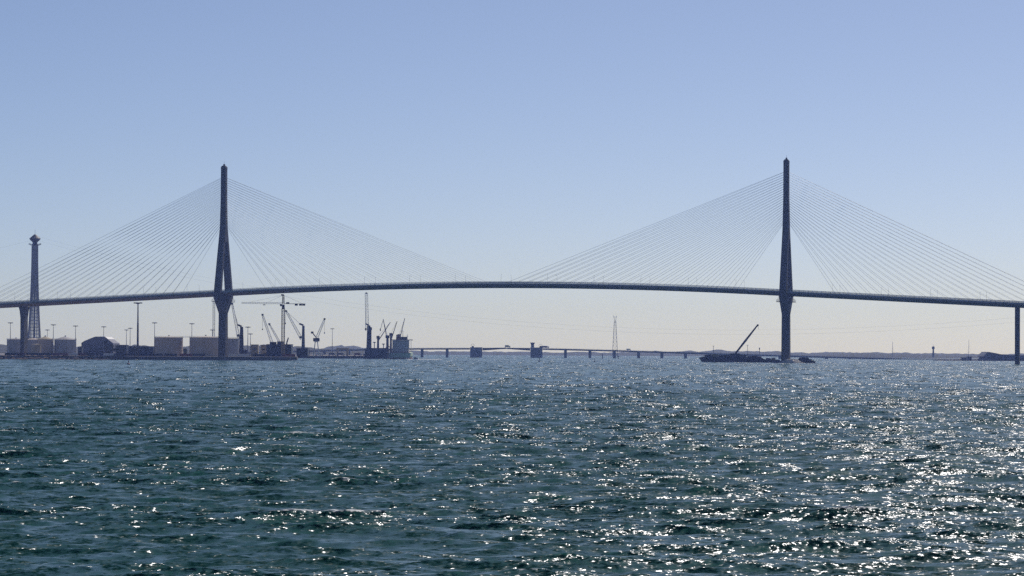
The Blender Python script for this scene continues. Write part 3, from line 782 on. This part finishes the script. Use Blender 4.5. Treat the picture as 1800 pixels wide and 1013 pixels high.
def slew_crane(xb, yb, d, jroot, jtip, label, jm=CRANEW, cw=True, zb=QZ, jw=(2.4, 1.3), leg=True, hook=True):
    b = G(xb, d, zb); t = thing('slewing_crane', label, 'crane', b, 'slewing quay cranes'); zc = Z(xb, yb, d); X, Y = b.x, b.y
    mb = MB()
    for sx in (-1, 1):
        for sy in (-1, 1): mb.beam((X + sx * 3, Y + sy * 3, zb), (X + sx * 1.2, Y + sy * 1.2, zc - 1.5), .7)
    mb.box((X, Y, zc - 1.2), (4.2, 4.2, .8)); mb.build('portal', jm, t)
    MB().box((X, Y, zc + 1.0), (6.5, 4, 3.4)).build('machine_house', DARK, t)
    sg = 1 if jtip[0] > xb else -1
    if cw:
        MB().beam((X, Y, zc + 3), (X - sg * 4.0, Y, zc + 8), 1.0).build('back_mast', DARK, t)
        MB().box((X - sg * 4.4, Y, zc + 8.4), (2.6, 2.4, 2.2)).build('counterweight', DARK, t)
    p, q = P(jroot[0], jroot[1], d), P(jtip[0], jtip[1], d)
    j = MB().lattice(p, q, jw[0], jw[1], max(6, int((q - p).length / 3.2)), .36, .18).build('jib', jm, t)
    MB().box(q, (2.0, 1.6, 1.8)).build('jib_head', DARK, j)
    MB().beam(p, (X, Y, zc + 1), 1.4).build('jib_foot', DARK, t)
    if hook: MB().beam(q, (q.x, q.y, q.z - 14), .18).box((q.x, q.y, q.z - 14.6), (1, .8, 1.4)).build('hook', DARK, t)
    return t
slew_crane(556, 599, 3300, (557, 594), (570.5, 561), 'slewing crane with a pale jib raised to the right, beyond the blue-grey harbour crane')
slew_crane(480, 606, 3150, (478.5, 604), (461.5, 553.5), 'crane with a long grey jib leaning left behind the navy shed', CRANEW, False)
slew_crane(493, 605, 3190, (491.5, 602), (473.5, 570), 'crane with a shorter thin jib leaning left beside the tower crane', CRANEW, False, jw=(1.8, 1.0), hook=False)

def tower_crane():
    d = 3075; x = 497.5; b = G(x, d, QZ); t = thing('tower_crane', 'tall tower crane with a long jib under the main span near the left pylon', 'crane', b); X, Y = b.x, b.y
    zj = Z(x, 534.5, d); za = Z(x, 519, d); up = Vector((0, 0, 1))
    MB().box((X, Y, QZ + .6), (7, 7, 1.2)).build('foundation', CONC, t)
    MB().lattice(b + up * 1, (X, Y, zj - 5), 2.7, 2.7, 22, .55, .28).build('mast', CRANEY, t)
    MB().taper((X, Y, zj - 5), (2.9, 2.9), (X, Y, zj - .5), (2.2, 2.2)).build('slewing_unit', DARK, t)
    MB().box((X - 2.2, Y - 1.2, zj - 1.2), (1.8, 1.8, 2.2)).build('cab', GLASS, t)
    MB().lattice((X, Y, zj), (X, Y, za), 1.9, 1.3, 5, .5, .28).box((X - .9, Y, za + .2), (2.6, 1.6, 1.4)).build('apex', CRANEY, t)
    L = P(424, 533.5, d); j = MB().lattice((X - 1, Y, zj + .6), (L.x, Y + 6, zj + .9), 1.5, 1.2, 18, .2, .12).build('jib', CRANEW, t)
    tr = P(464, 535.5, d); MB().box((tr.x, Y + 3, zj - .9), (2.2, 1.4, .8)).build('trolley', CRANEW, j)
    R = P(537, 536, d); MB().beam((X + 1, Y, zj + .2), (R.x, Y - 2, zj + .1), 1.6, .5).build('counter_jib', DARK, t)
    for xx, w in ((506, 3.0), (521, 2.8), (528.5, 2.6), (534, 2.8)):
        q = P(xx, 536, d); MB().box((q.x, Y - 1.5, zj - (.6 if xx > 510 else -.9)), (w, 1.8, 2.0 if xx > 510 else 1.6)).build('counterweight', DARK, t)
    mb = MB(); top = Vector((X, Y, za)); mb.beam(top, (R.x - 3, Y - 2, zj + .5), .16)
    for xx in (470, 438): q = P(xx, 534, d); mb.beam(top, (q.x, Y + 3, zj + 1.6), .12)
    mb.build('tie_bar', STEELD, t)
tower_crane()
b = G(506, 3085, QZ); t = thing('loader_arm', 'short dark excavator arm raised on the navy shed side by the tower crane', 'excavator', b)
MB().box((b.x, b.y - 1, QZ + 2.2), (4.4, 3, 2.2)).build('body', NAVY, t); MB().box((b.x, b.y - 1, QZ + .6), (4.6, 3.2, 1.0)).build('track', RUBBER, t)
MB().beam((b.x - 1, b.y - 1, QZ + 3), P(504, 603, 3084), 1.3).beam(P(504, 603, 3084), P(507, 593.5, 3084), 1.4, 1.2, .9, .8).build('arm', STEELD, t)
MB().box((b.x + 1, b.y - 1.2, QZ + 3.9), (1.7, 1.8, 1.7)).build('cab', GLASS, t)

# gantry gate and parked vehicles on the far quay
b = G(602, 3990, QZ); t = thing('gantry', 'low tan gantry frame on the quay left of the ships', 'gantry', b)
for x in (593.5, 610.5):
    c = G(x, 3990); MB().box((c.x, c.y, QZ + 4), (2.4, 5, 8)).build('leg', TANB, t)
c = G(602, 3990); MB().box((c.x, c.y, QZ + 8.8), (M(22, 3990), 5.4, 1.8)).build('beam', TANB, t)
for x, d, m, lab in ((583, 3960, NAVY, 'dark lorry parked right of the lone light mast'), (598, 3970, NAVY, 'dark lorry parked under the tan gantry'), (560, 3970, WHITE, 'lorry with a white trailer left of the lone light mast'), (628, 3960, MAROON, 'maroon lorry parked between the gantry and the ships')):
    lorry(G(x, d, QZ), (1, 0, 0), 10, 3.6, lab, m, 'lorries parked on the quay')

# ------------------------------------------------------------------ ships
def hull(mb, c, beam, length, z0, z1, sheer=1.5):
    """stern towards the viewer at c.y, bow away"""
    st = [(0, .97), (.04, 1), (.15, 1), (.7, 1), (.85, .78), (.95, .4), (1.0, .04)]
    for f, w in st:
        y = c.y + f * length; h = z1 + (sheer * max(0, f - .7) / .3)
        for ww, z in ((w * .9, z0), (w * .97, z0 + (z1 - z0) * .35), (w, h)):
            mb.v.append(Vector((c.x - beam / 2 * ww, y, z)))
        for ww, z in ((w, h), (w * .97, z0 + (z1 - z0) * .35), (w * .9, z0)):
            mb.v.append(Vector((c.x + beam / 2 * ww, y, z)))
    for i in range(len(st) - 1):
        for j in range(6):
            a = i * 6 + j; b_ = i * 6 + (j + 1) % 6; mb.f.append((a, b_, b_ + 6, a + 6))
    mb.f += [tuple(range(6)), tuple(range(len(st) * 6 - 1, len(st) * 6 - 7, -1))]
    return mb

def deck_crane(t, xb, y0, y1, d, tip, m=DARK, w=2.6):
    b = G(xb, d); z0, z1 = Z(xb, y1, d), Z(xb, y0, d)
    p = MB().taper((b.x, d, z0), (w, w), (b.x, d, z1), (w * .85, w * .85)).build('deck_crane', m, t)
    MB().box((b.x, d, z1 - 1.5), (w * 1.5, w * 1.3, 3.4)).build('crane_house', m, p)
    a = P(xb, y1 + (y0 - y1) * .6, d); q = P(tip[0], tip[1], d)
    mb = MB()
    for dy in (-.8, .8): mb.beam(a + Vector((0, dy * 1.3, 0)), q + Vector((0, dy * .5, 0)), 1.0, 1.0, .7, .7)
    for f in (.3, .55, .8, 1): c = a.lerp(q, f); mb.beam(c + Vector((0, -.9, 0)), c + Vector((0, .9, 0)), .5)
    mb.build('boom', m, p)
    MB().beam((b.x, d, z1), q, .22).build('topping_rope', STEELD, p)

dA = 3872; c = G(661.5, dA); wA = M(41.5, dA)
sA = thing('cargo_ship', 'dark navy hulled ship moored below the upright harbour crane', 'ship', G(661, dA, 0))
zt = Z(661, 613.5, dA)
hA = hull(MB(), c, wA, 46, -3, zt, 0).build('hull', NAVY, sA)
MB().box((c.x, dA + 22, zt + .5), (wA * .8, 30, 1.0)).build('hatch_cover', DARK, sA)
mb = MB()
for k in range(15):
    x = c.x - wA * .38 + wA * .76 * k / 14; mb.beam((x, dA + .3, zt), (x, dA + .3, zt + 1.1), .1)
mb.beam((c.x - wA * .38, dA + .3, zt + 1.1), (c.x + wA * .38, dA + .3, zt + 1.1), .1); mb.build('railing', STEELD, sA)
deck_crane(sA, 664.5, 591, 613.5, dA + 14, (686, 567), m=mat('brown_grey_crane_paint', (.10, .085, .08), .6))
deck_crane(sA, 681, 590, 613.5, dA + 26, (673.5, 561), w=3.2)
deck_crane(sA, 651.5, 576, 613.5, dA + 34, (651.8, 575), w=2.0)
a, q = P(673, 564, dA + 26), P(668.5, 580, dA + 26); MB().beam(a, q, .5).box((q.x, q.y, q.z), (1.2, 1.2, 3)).build('grab', DARK, sA)
for x, y in ((658, 603), (674, 606)):
    p = G(x, dA + 6); zz = Z(x, y, dA + 6); MB().tube((p.x, p.y, zt), (p.x, p.y, zz), .5, n=8).lathe((p.x, p.y, zz), [(.5, -.2), (2.0, .6), (1.6, 1.2)], 10).build('ventilator', GALV, sA)
rc = P(682, 612.5, dA - 1); mb = MB()
for k in range(16):
    a0, a1 = 2 * math.pi * k / 16, 2 * math.pi * (k + 1) / 16
    mb.beam(rc + Vector((math.cos(a0) * 2.6, 0, math.sin(a0) * 2.6)), rc + Vector((math.cos(a1) * 2.6, 0, math.sin(a1) * 2.6)), .8)
mb.beam(rc + Vector((0, 0, -3.4)), rc + Vector((0, 0, 2.4)), .5); mb.build('mooring_reel', RUST, sA)

dB = 3905; c = G(702, dB); wB = M(41, dB)
sB = thing('cargo_ship', 'pale green hulled cargo ship seen from the stern with a white accommodation block', 'ship', G(702.5, dB, 0))
zh = Z(702, 620.5, dB)
hB = hull(MB(), c, wB, 120, 1.4, zh, 2).build('hull', GREENH, sB)
hull(MB(), c, wB * .985, 119.6, -3, 1.42, 0).build('boot_topping', REDB, sB)
MB().box((c.x, dB + 56, zh + .8), (wB * .7, 60, 1.6)).build('hatch_cover', RUST, sB)
MB().box((c.x, dB + .4, zh + .5), (wB * .8, .3, 1.0)).build('bulwark', RUST, sB)
z0, z1 = zh, Z(702, 598.5, dB); cx = G(704, dB).x; wS = M(29, dB)
ac = MB().box((cx, dB + 12, (z0 + z1) / 2), (wS, 14, z1 - z0)).build('accommodation_block', CREAMS, sB)
nf = 5
for f in range(nf):
    zz = z0 + (z1 - z0) * (f + .55) / nf
    MB().box((cx, dB + 12, z0 + (z1 - z0) * (f + 1) / nf), (wS + .8, 14.8, .18)).build('deck_edge', WHITE, ac)
    for k in range(7):
        MB().box((cx - wS * .42 + wS * .84 * k / 6, dB + 4.98, zz), (1.0, .1, 1.0)).build('window', GLASS, ac)
zw = Z(702, 598, dB); wW = M(40, dB)
MB().box((G(705, dB).x, dB + 14, zw + .3), (wW, 4, .9)).build('bridge_wing', DARK, sB)
wh = MB().box((G(707, dB).x, dB + 13, zw + 2.4), (M(17, dB), 8, 3.4)).build('wheelhouse', DARK, sB)
MB().box((G(707, dB).x, dB + 8.95, zw + 2.8), (M(15, dB), .1, 1.2)).build('window', GLASS, wh)
fu = G(699, dB); MB().taper((fu.x, dB + 8, z1), (4.6, 5), (fu.x, dB + 8, Z(699, 588.5, dB)), (4.0, 4.4)).build('funnel', RUST, sB)
for x, y in ((708, 580), (716, 588)):
    p = G(x, dB + 14); MB().tube((p.x, p.y, zw + 4), (p.x, p.y, Z(x, y, dB + 14)), .3, .2, 6).beam((p.x - 1.5, p.y, Z(x, y + 3, dB + 14)), (p.x + 1.5, p.y, Z(x, y + 3, dB + 14)), .2).build('mast', GALV, sB)
for x in (690, 722.5):
    p = G(x, dB + 10); MB().beam((p.x, p.y, zh), (p.x, p.y, zw), .5).build('wing_post', WHITE, sB)
deck_crane(sB, 687, 586, 620, dB + 40, (698, 565))
deck_crane(sB, 701.5, 588, 620, dB + 70, (711.5, 560))

# small motor boat with its wake
dC = 47243 / (632.0 - 619.2); c = G(730.5, dC)
bt = thing('motor_boat', 'small dark motor boat trailing a white wake right of the ships', 'boat', G(730.5, dC, 0))
mb = MB(); L = 6.2
for f, w in ((0, .8), (.2, 1), (.6, 1), (.85, .6), (1, .06)):
    x = c.x - L / 2 + L * f; zt_ = 1.0 + .7 * f * f
    mb.v += [Vector((x, dC - 1.1 * w, zt_)), Vector((x, dC - .6 * w, -.3)), Vector((x, dC + .6 * w, -.3)), Vector((x, dC + 1.1 * w, zt_))]
for i in range(4):
    for j in range(4): a = i * 4 + j; b_ = i * 4 + (j + 1) % 4; mb.f.append((a, b_, b_ + 4, a + 4))
mb.f += [(0, 1, 2, 3), (19, 18, 17, 16)]
mb.build('hull', BOATD, bt)
MB().taper((c.x - .4, dC, 1.1), (2.6, 1.6), (c.x - .6, dC, 2.5), (1.8, 1.3)).build('cabin', BOATD, bt); MB().box((c.x - .3, dC - .78, 1.9), (1.4, .1, .5)).build('windscreen', GLASS, bt)
MB().beam((c.x - 1.2, dC, 2.4), (c.x - 1.2, dC, 3.8), .12).build('mast', GALV, bt)
mb = MB(); n = 46
for i in range(n + 1):
    f = i / n; x = c.x - 11 + f * 42; w = 1.0 + 2.2 * abs(f - .26) + random.uniform(-.25, .25)
    z = .30 + .35 * math.exp(-((f - .26) * 9) ** 2) + random.uniform(0, .22)
    mb.v += [Vector((x, dC - w - 2, -.3)), Vector((x, dC - w * .4, z)), Vector((x, dC + w * .6, z * .9)), Vector((x, dC + w + 3, -.3))]
for i in range(n):
    for j in range(3): a = i * 4 + j; mb.f.append((a, a + 1, a + 5, a + 4))
tag(mb.build('wake_foam', FOAM), 'white foaming wake around the small dark motor boat', 'foam', kind='stuff')

# buoys and channel marks
def buoy(x, yb, h, label, m=RUST, w=1.2):
    d = 47243 / (yb - (619.9 + (x - 900) * .0045)); b = G(x, d, 0); t = thing('buoy', label, 'buoy', b, 'channel buoys')
    MB().lathe((b.x, b.y, 0), [(w * .7, -.6), (w, 0), (w, .6), (w * .5, .9)], 12).build('float', m, t)
    mb = MB()
    for a in (0, 2.09, 4.19): mb.beam((b.x + math.cos(a) * w * .5, b.y + math.sin(a) * w * .5, .8), (b.x + math.cos(a) * .15, b.y + math.sin(a) * .15, h - .6), .16)
    mb.build('cage', m, t); MB().lathe((b.x, b.y, h - .6), [(.35, 0), (.4, .3), (.1, .7)], 8).build('lantern', m, t)
buoy(226, 641.0, 2.4, 'dark red buoy floating in front of the left quay', MAROON, 1.0)
buoy(948, 636.5, 3.6, 'channel buoy in front of the control tower pier of the viaduct', DARK, .9)
buoy(1045, 636.5, 3.0, 'channel buoy right of the viaduct control tower', DARK, .8)
for x, yt, yb, lab in ((1059, 623, 631.5, 'thin channel post left of the lattice pylon'), (1087, 626, 631.5, 'short channel post right of the lattice pylon')):
    d = 4600; b = G(x, d, -2); t = thing('channel_post', lab, 'post', b); MB().tube(b, (b.x, b.y, Z(x, yt, d)), .55, .5, 8).build('post', DARK, t); MB().box((b.x, b.y, Z(x, yt, d) - .8), (1.8, 1.2, 1.6)).build('topmark', DARK, t)

# ------------------------------------------------------------------ crane barge and islet at the right pylon
dD = 3060
bg_ = thing('crane_barge', 'dark crane barge with a raised boom moored left of the right pylon', 'barge', G(1285, dD, 0))
def hz(y, x=1285): return Z(x, y, dD)
prof = [(1229, 628.5), (1236, 636.6), (1340, 637), (1346, 633), (1338, 629.5), (1318, 628), (1240, 627)]
poly = [P(x, y, dD) for x, y in prof]; poly = [Vector((p.x, p.y - 8, max(-1.0, p.z) if y < 636 else -1.0)) for p, (x, y) in zip(poly, prof)]
MB().prism(poly, (0, 17, 0)).build('hull', NAVY, bg_)
zt = hz(628)
for x0, x1, y0, m in ((1239, 1252, 624.0, DARK), (1252.5, 1262, 622.8, TANB), (1263, 1283, 624.2, DARK), (1284, 1300, 621.5, NAVY), (1301.5, 1312, 624.5, DARK), (1314, 1330, 626.0, STEELD), (1331, 1338, 627.2, RUST)):
    a, b = G(x0, dD), G(x1, dD); z1 = Z((x0 + x1) / 2, y0, dD)
    h_ = MB().box(((a.x + b.x) / 2, dD + random.uniform(-2, 2), (zt + z1) / 2 - .3), (b.x - a.x, 7, z1 - zt + .6)).build('deck_house', m, bg_)
    for k in range(3): MB().box((a.x + (b.x - a.x) * (k + .5) / 3, dD - 5.6, (zt + z1) / 2 + .2), ((b.x - a.x) * .16, .1, .7)).build('window', GLASS, h_)
mb = MB()
for k in range(40):
    x = 1234 + 104 * k / 39; p = G(x, dD - 8); z = Z(x, 627.8, dD) ; mb.beam((p.x, p.y, z - .5), (p.x, p.y, z + 1.0), .12)
p, q = G(1234, dD - 8), G(1338, dD - 8); z = Z(1285, 627.8, dD); mb.beam((p.x, p.y, z + 1), (q.x, q.y, z + 1), .12); mb.build('railing', STEELD, bg_)
p, q = P(1292.5, 622, dD), P(1331.5, 572, dD)
bm = MB(); md = p.lerp(q, .45)
for dy in (-.9, .9): bm.beam(p + Vector((0, dy, 0)), md + Vector((0, dy * .9, 0)), .8, 1.5, .8, 2.0).beam(md + Vector((0, dy * .9, 0)), q + Vector((0, dy * .5, 0)), .8, 2.0, .6, 1.2)
for f in np.linspace(.05, 1, 14): c = p.lerp(q, f); bm.beam(c + Vector((0, -.9, 0)), c + Vector((0, .9, 0)), .6)
bm_ = bm.build('boom', DARK, bg_); MB().box(q + Vector((.3, 0, 0)), (1.6, 1.8, 1.8)).build('boom_head', DARK, bm_)
MB().beam(q, q + Vector((1.4, 0, -4.0)), .22).build('hook_rope', DARK, bm_)
for x, y in ((1254, 608.5), (1314, 607)):
    a = G(x, dD); zt_ = Z(x, y, dD); MB().tube((a.x, a.y, zt), (a.x, a.y, zt_), .18, n=6).box((a.x, a.y, zt_), (1.8, .4, .35)).build('light_pole', GALV, bg_)
b = G(1335, dD + 30, -2); t = thing('channel_post', 'channel mark pole between the barge boom and the right pylon', 'post', b)
MB().tube(b, (b.x, b.y, Z(1335, 612, dD + 30)), .22, n=6).build('post', GALV, t); MB().box((b.x, b.y, Z(1335, 613.2, dD + 30)), (.9, .9, 2.0)).build('topmark', DARK, t)
# work boats either side of the pylon foot
def pontoon(x0, x1, y0, yd, d, label, m=NAVY, houses=()):
    a, b = G(x0, d), G(x1, d); z1 = Z(x0, y0, d); t = thing('work_pontoon', label, 'pontoon', Vector(((a.x + b.x) / 2, d, 0)), 'work pontoons round the right pylon')
    MB().prism([Vector((a.x, d - 4, -1)), Vector((b.x, d - 4, -1)), Vector((b.x + .6, d - 4, z1)), Vector((a.x - .6, d - 4, z1))], (0, 8, 0)).build('hull', m, t)
    for h0, h1, hy, hm in houses:
        p, q = G(h0, d), G(h1, d); zz = Z(h0, hy, d)
        h_ = MB().taper(((p.x + q.x) / 2, d, z1), (q.x - p.x, 4), ((p.x + q.x) / 2, d, zz), ((q.x - p.x) * .85, 3.6)).build('deck_house', hm, t)
        MB().box(((p.x + q.x) / 2, d - 1.95, z1 + (zz - z1) * .6), ((q.x - p.x) * .5, .1, (zz - z1) * .3)).build('window', GLASS, h_)
    return t
pontoon(1344, 1366, 632.5, 0, 2960, 'dark work pontoon with cabins just left of the right pylon', NAVY, ((1346, 1355, 629.5, DARK), (1356, 1363, 628.8, TANB)))
pontoon(1358, 1378, 634.5, 0, 2890, 'low blue pontoon against the left foot of the right pylon', BLUEC, ((1364, 1371, 632.3, NAVY),))
pontoon(1402, 1425, 631.5, 0, 2900, 'dark pontoon with a flat cabin right of the right pylon', NAVY, ((1404, 1422, 628.8, DARK),))
pontoon(1424, 1432, 635, 0, 2905, 'tiny dark launch at the far right of the pylon pontoons', DARK, ((1426, 1430, 633.5, DARK),))

# pale rubble mound
def mound():
    c = G(1391, 2850); t = thing('rubble_mound', 'pale rubble stone mound at the foot of the right pylon', 'rocks', c)
    ct, st = math.cos(math.radians(-28)), math.sin(math.radians(-28)); zt = 3.9
    def W(u, v, z): return Vector((c.x + u * ct - v * st, c.y + u * st + v * ct, z))
    lo, hi = [(-10, -11), (11, -11), (11, 12), (-10, 12)], [(-3.5, -4), (2.5, -4), (2.5, 7), (-3.5, 7)]
    MB().hexa([W(u, v, -2) for u, v in lo], [W(u, v, zt - .5) for u, v in hi]).build('core', STONE, t)
    rk = MB()
    for k in range(520):
        u, v = random.uniform(-10, 11), random.uniform(-11, 12)
        f = max(0, min(1, (u + 10) / 6.5, (11 - u) / 8.5, (v + 11) / 7, (12 - v) / 5))
        z = -2 + (zt + 1.5) * f; s = random.uniform(.45, 1.0); pts = []
        for i in range(8):
            pts.append(W(u + s * ((i & 1) - .5) * random.uniform(.8, 1.5), v + s * (((i >> 1) & 1) - .5) * random.uniform(.8, 1.5), z + s * ((i >> 2) - .5) * random.uniform(.6, 1.0)))
        rk.hexa([pts[0], pts[1], pts[3], pts[2]], [pts[4], pts[5], pts[7], pts[6]])
    o = rk.build('boulders', STONE, t); o['kind'] = 'stuff'
mound()

# ------------------------------------------------------------------ right shore: wedge shed, water tower
d = 4350; r = thing('wedge_shed', 'dark shed with a raised sloping end beside the rightmost pier', 'building', G(1765, d, 1))
prof = [(1727, 635), (1733, 628.5), (1728.5, 626.6), (1733, 622), (1736.5, 619.3), (1750, 621.6), (1762, 624.3), (1782, 625.2), (1812, 625.6), (1812, 635)]
poly = [P(x, y, d) for x, y in prof]; poly = [Vector((p.x, p.y, .2 if y > 634 else p.z)) for p, (x, y) in zip(poly, prof)]
MB().prism(poly, (0, 60, 0)).build('wall', SHEDB, r)
for i in range(4, 8):
    p, q = poly[i], poly[i + 1]; MB().hexa([p + Vector((0, -.8, .05)), q + Vector((0, -.8, .05)), q + Vector((0, 61, .05)), p + Vector((0, 61, .05))], [p + Vector((0, -.8, .5)), q + Vector((0, -.8, .5)), q + Vector((0, 61, .5)), p + Vector((0, 61, .5))]).build('roof_panel', STEELD, r)
for x in (1745, 1757, 1769, 1781, 1797):
    c = G(x, d - .1); MB().box((c.x, c.y, 3.0), (5, .3, 3.6)).build('door', GLASS, r)
mb = MB(); pts = [G(1640, 4330), G(1718, 4320), G(2400, 4250), G(2400, 4700), G(1650, 4600)]
mb.prism([Vector((p.x, p.y, -2)) for p in pts], (0, 0, 2.7)); tag(mb.build('spit', BANK), 'low dark spit of land under the wedge-shaped shed', 'land', kind='structure')
QS = QZ; QZ = .7
block('shed', 1691, 1699, 629, 4345, 10, 'small dark hut left of the wedge-shaped shed', SHEDB)
block('shed', 1701, 1708, 627.5, 4350, 10, 'taller dark hut nearer the wedge-shaped shed', SHEDB)
QZ = QS
d = 7050; b = G(1640.5, d, 2); t = thing('water_tower', 'pale water tower standing on the far right shore', 'tower', b)
z1 = Z(1640, 613.5, d); z2 = Z(1640, 609.8, d)
MB().lathe((b.x, b.y, 0), [(2.2, 2), (1.6, z1)], 14).build('shaft', CONC, t); MB().lathe((b.x, b.y, 0), [(1.7, z1 - 1), (3.2, z1 + .8), (3.2, z2), (.8, z2 + 1.0)], 14).build('tank', CONC, t)
MB().tube((b.x, b.y, z2), (b.x, b.y, z2 + 5), .25, n=6).build('antenna', GALV, t)

# ------------------------------------------------------------------ trees on the quay
def tree(x, d, ytop, w_px, label):
    b = G(x, d, QZ); H = Z(x, ytop, d) - QZ; R = M(w_px, d) / 2; t = thing('tree', label, 'tree', b, 'harbour trees')
    tr = MB().tube(b, b + Vector((.2, 0, H * .45)), .35, .2, 7)
    for k in range(5):
        a = k * 1.3; tr.tube(b + Vector((.1, 0, H * (.28 + .04 * k))), b + Vector((math.cos(a) * R * .6, math.sin(a) * R * .6, H * (.55 + .06 * k))), .16, .06, 5)
    tr.build('trunk', BARK, t)
    cr = MB(); clumps = [(Vector((random.uniform(-.6, .6) * R, random.uniform(-.6, .6) * R, H * random.uniform(.35, .82))), R * random.uniform(.3, .55)) for _ in range(11)]
    for k in range(650):
        c, r_ = random.choice(clumps); v = Vector((random.gauss(0, 1), random.gauss(0, 1), random.gauss(0, .8))).normalized() * r_ * random.uniform(.5, 1.05)
        p = b + c + v; s = random.uniform(.25, .6); a = Vector((random.gauss(0, 1), random.gauss(0, 1), random.gauss(0, 1))).normalized(); e = a.cross(Vector((random.gauss(0, 1), random.gauss(0, 1), random.gauss(0, 1)))).normalized()
        cr.add([p - a * s, p + e * s * .7, p + a * s, p - e * s * .7], [(0, 1, 2, 3)])
    cr.build('crown', LEAF, t)
for x, d, y, w, lab in ((186, 3320, 592.5, 9, 'dark tree rising above the faceted warehouse roof'), (194, 3290, 604, 14, 'dark rounded tree in front of the warehouse right end'), (205, 3300, 605.5, 15, 'broad dark tree right of the warehouse'),
                        (214, 3310, 606, 10, 'narrow dark tree before the low navy shed'), (236, 3330, 608, 12, 'low dark tree just left of the tallest light mast'), (326, 3150, 611, 9, 'small dark tree in the gap between the cream tanks')):
    tree(x, d, y, w, lab)

# ------------------------------------------------------------------ haze over the bay
def haze():
    m = bpy.data.materials.new('sea_haze'); m.use_nodes = True
    n = m.node_tree.nodes; l = m.node_tree.links; n.clear()
    v = n.new('ShaderNodeVolumePrincipled'); o = n.new('ShaderNodeOutputMaterial')
    v.inputs['Color'].default_value = (0.32, 0.45, 1.0, 1); v.inputs['Absorption Color'].default_value = (1, 1, 1, 1)
    v.inputs['Density'].default_value = 5.2e-5; v.inputs['Anisotropy'].default_value = 0.2
    l.new(v.outputs[0], o.inputs['Volume'])
    m.cycles.volume_sampling = 'DISTANCE'; m.cycles.homogeneous_volume = True
    ob = MB().box((0, 6600, 97), (13400, 14000, 200)).build('haze', m)
    tag(ob, 'thin pale sea haze over the bay', 'haze', kind='stuff')
haze()
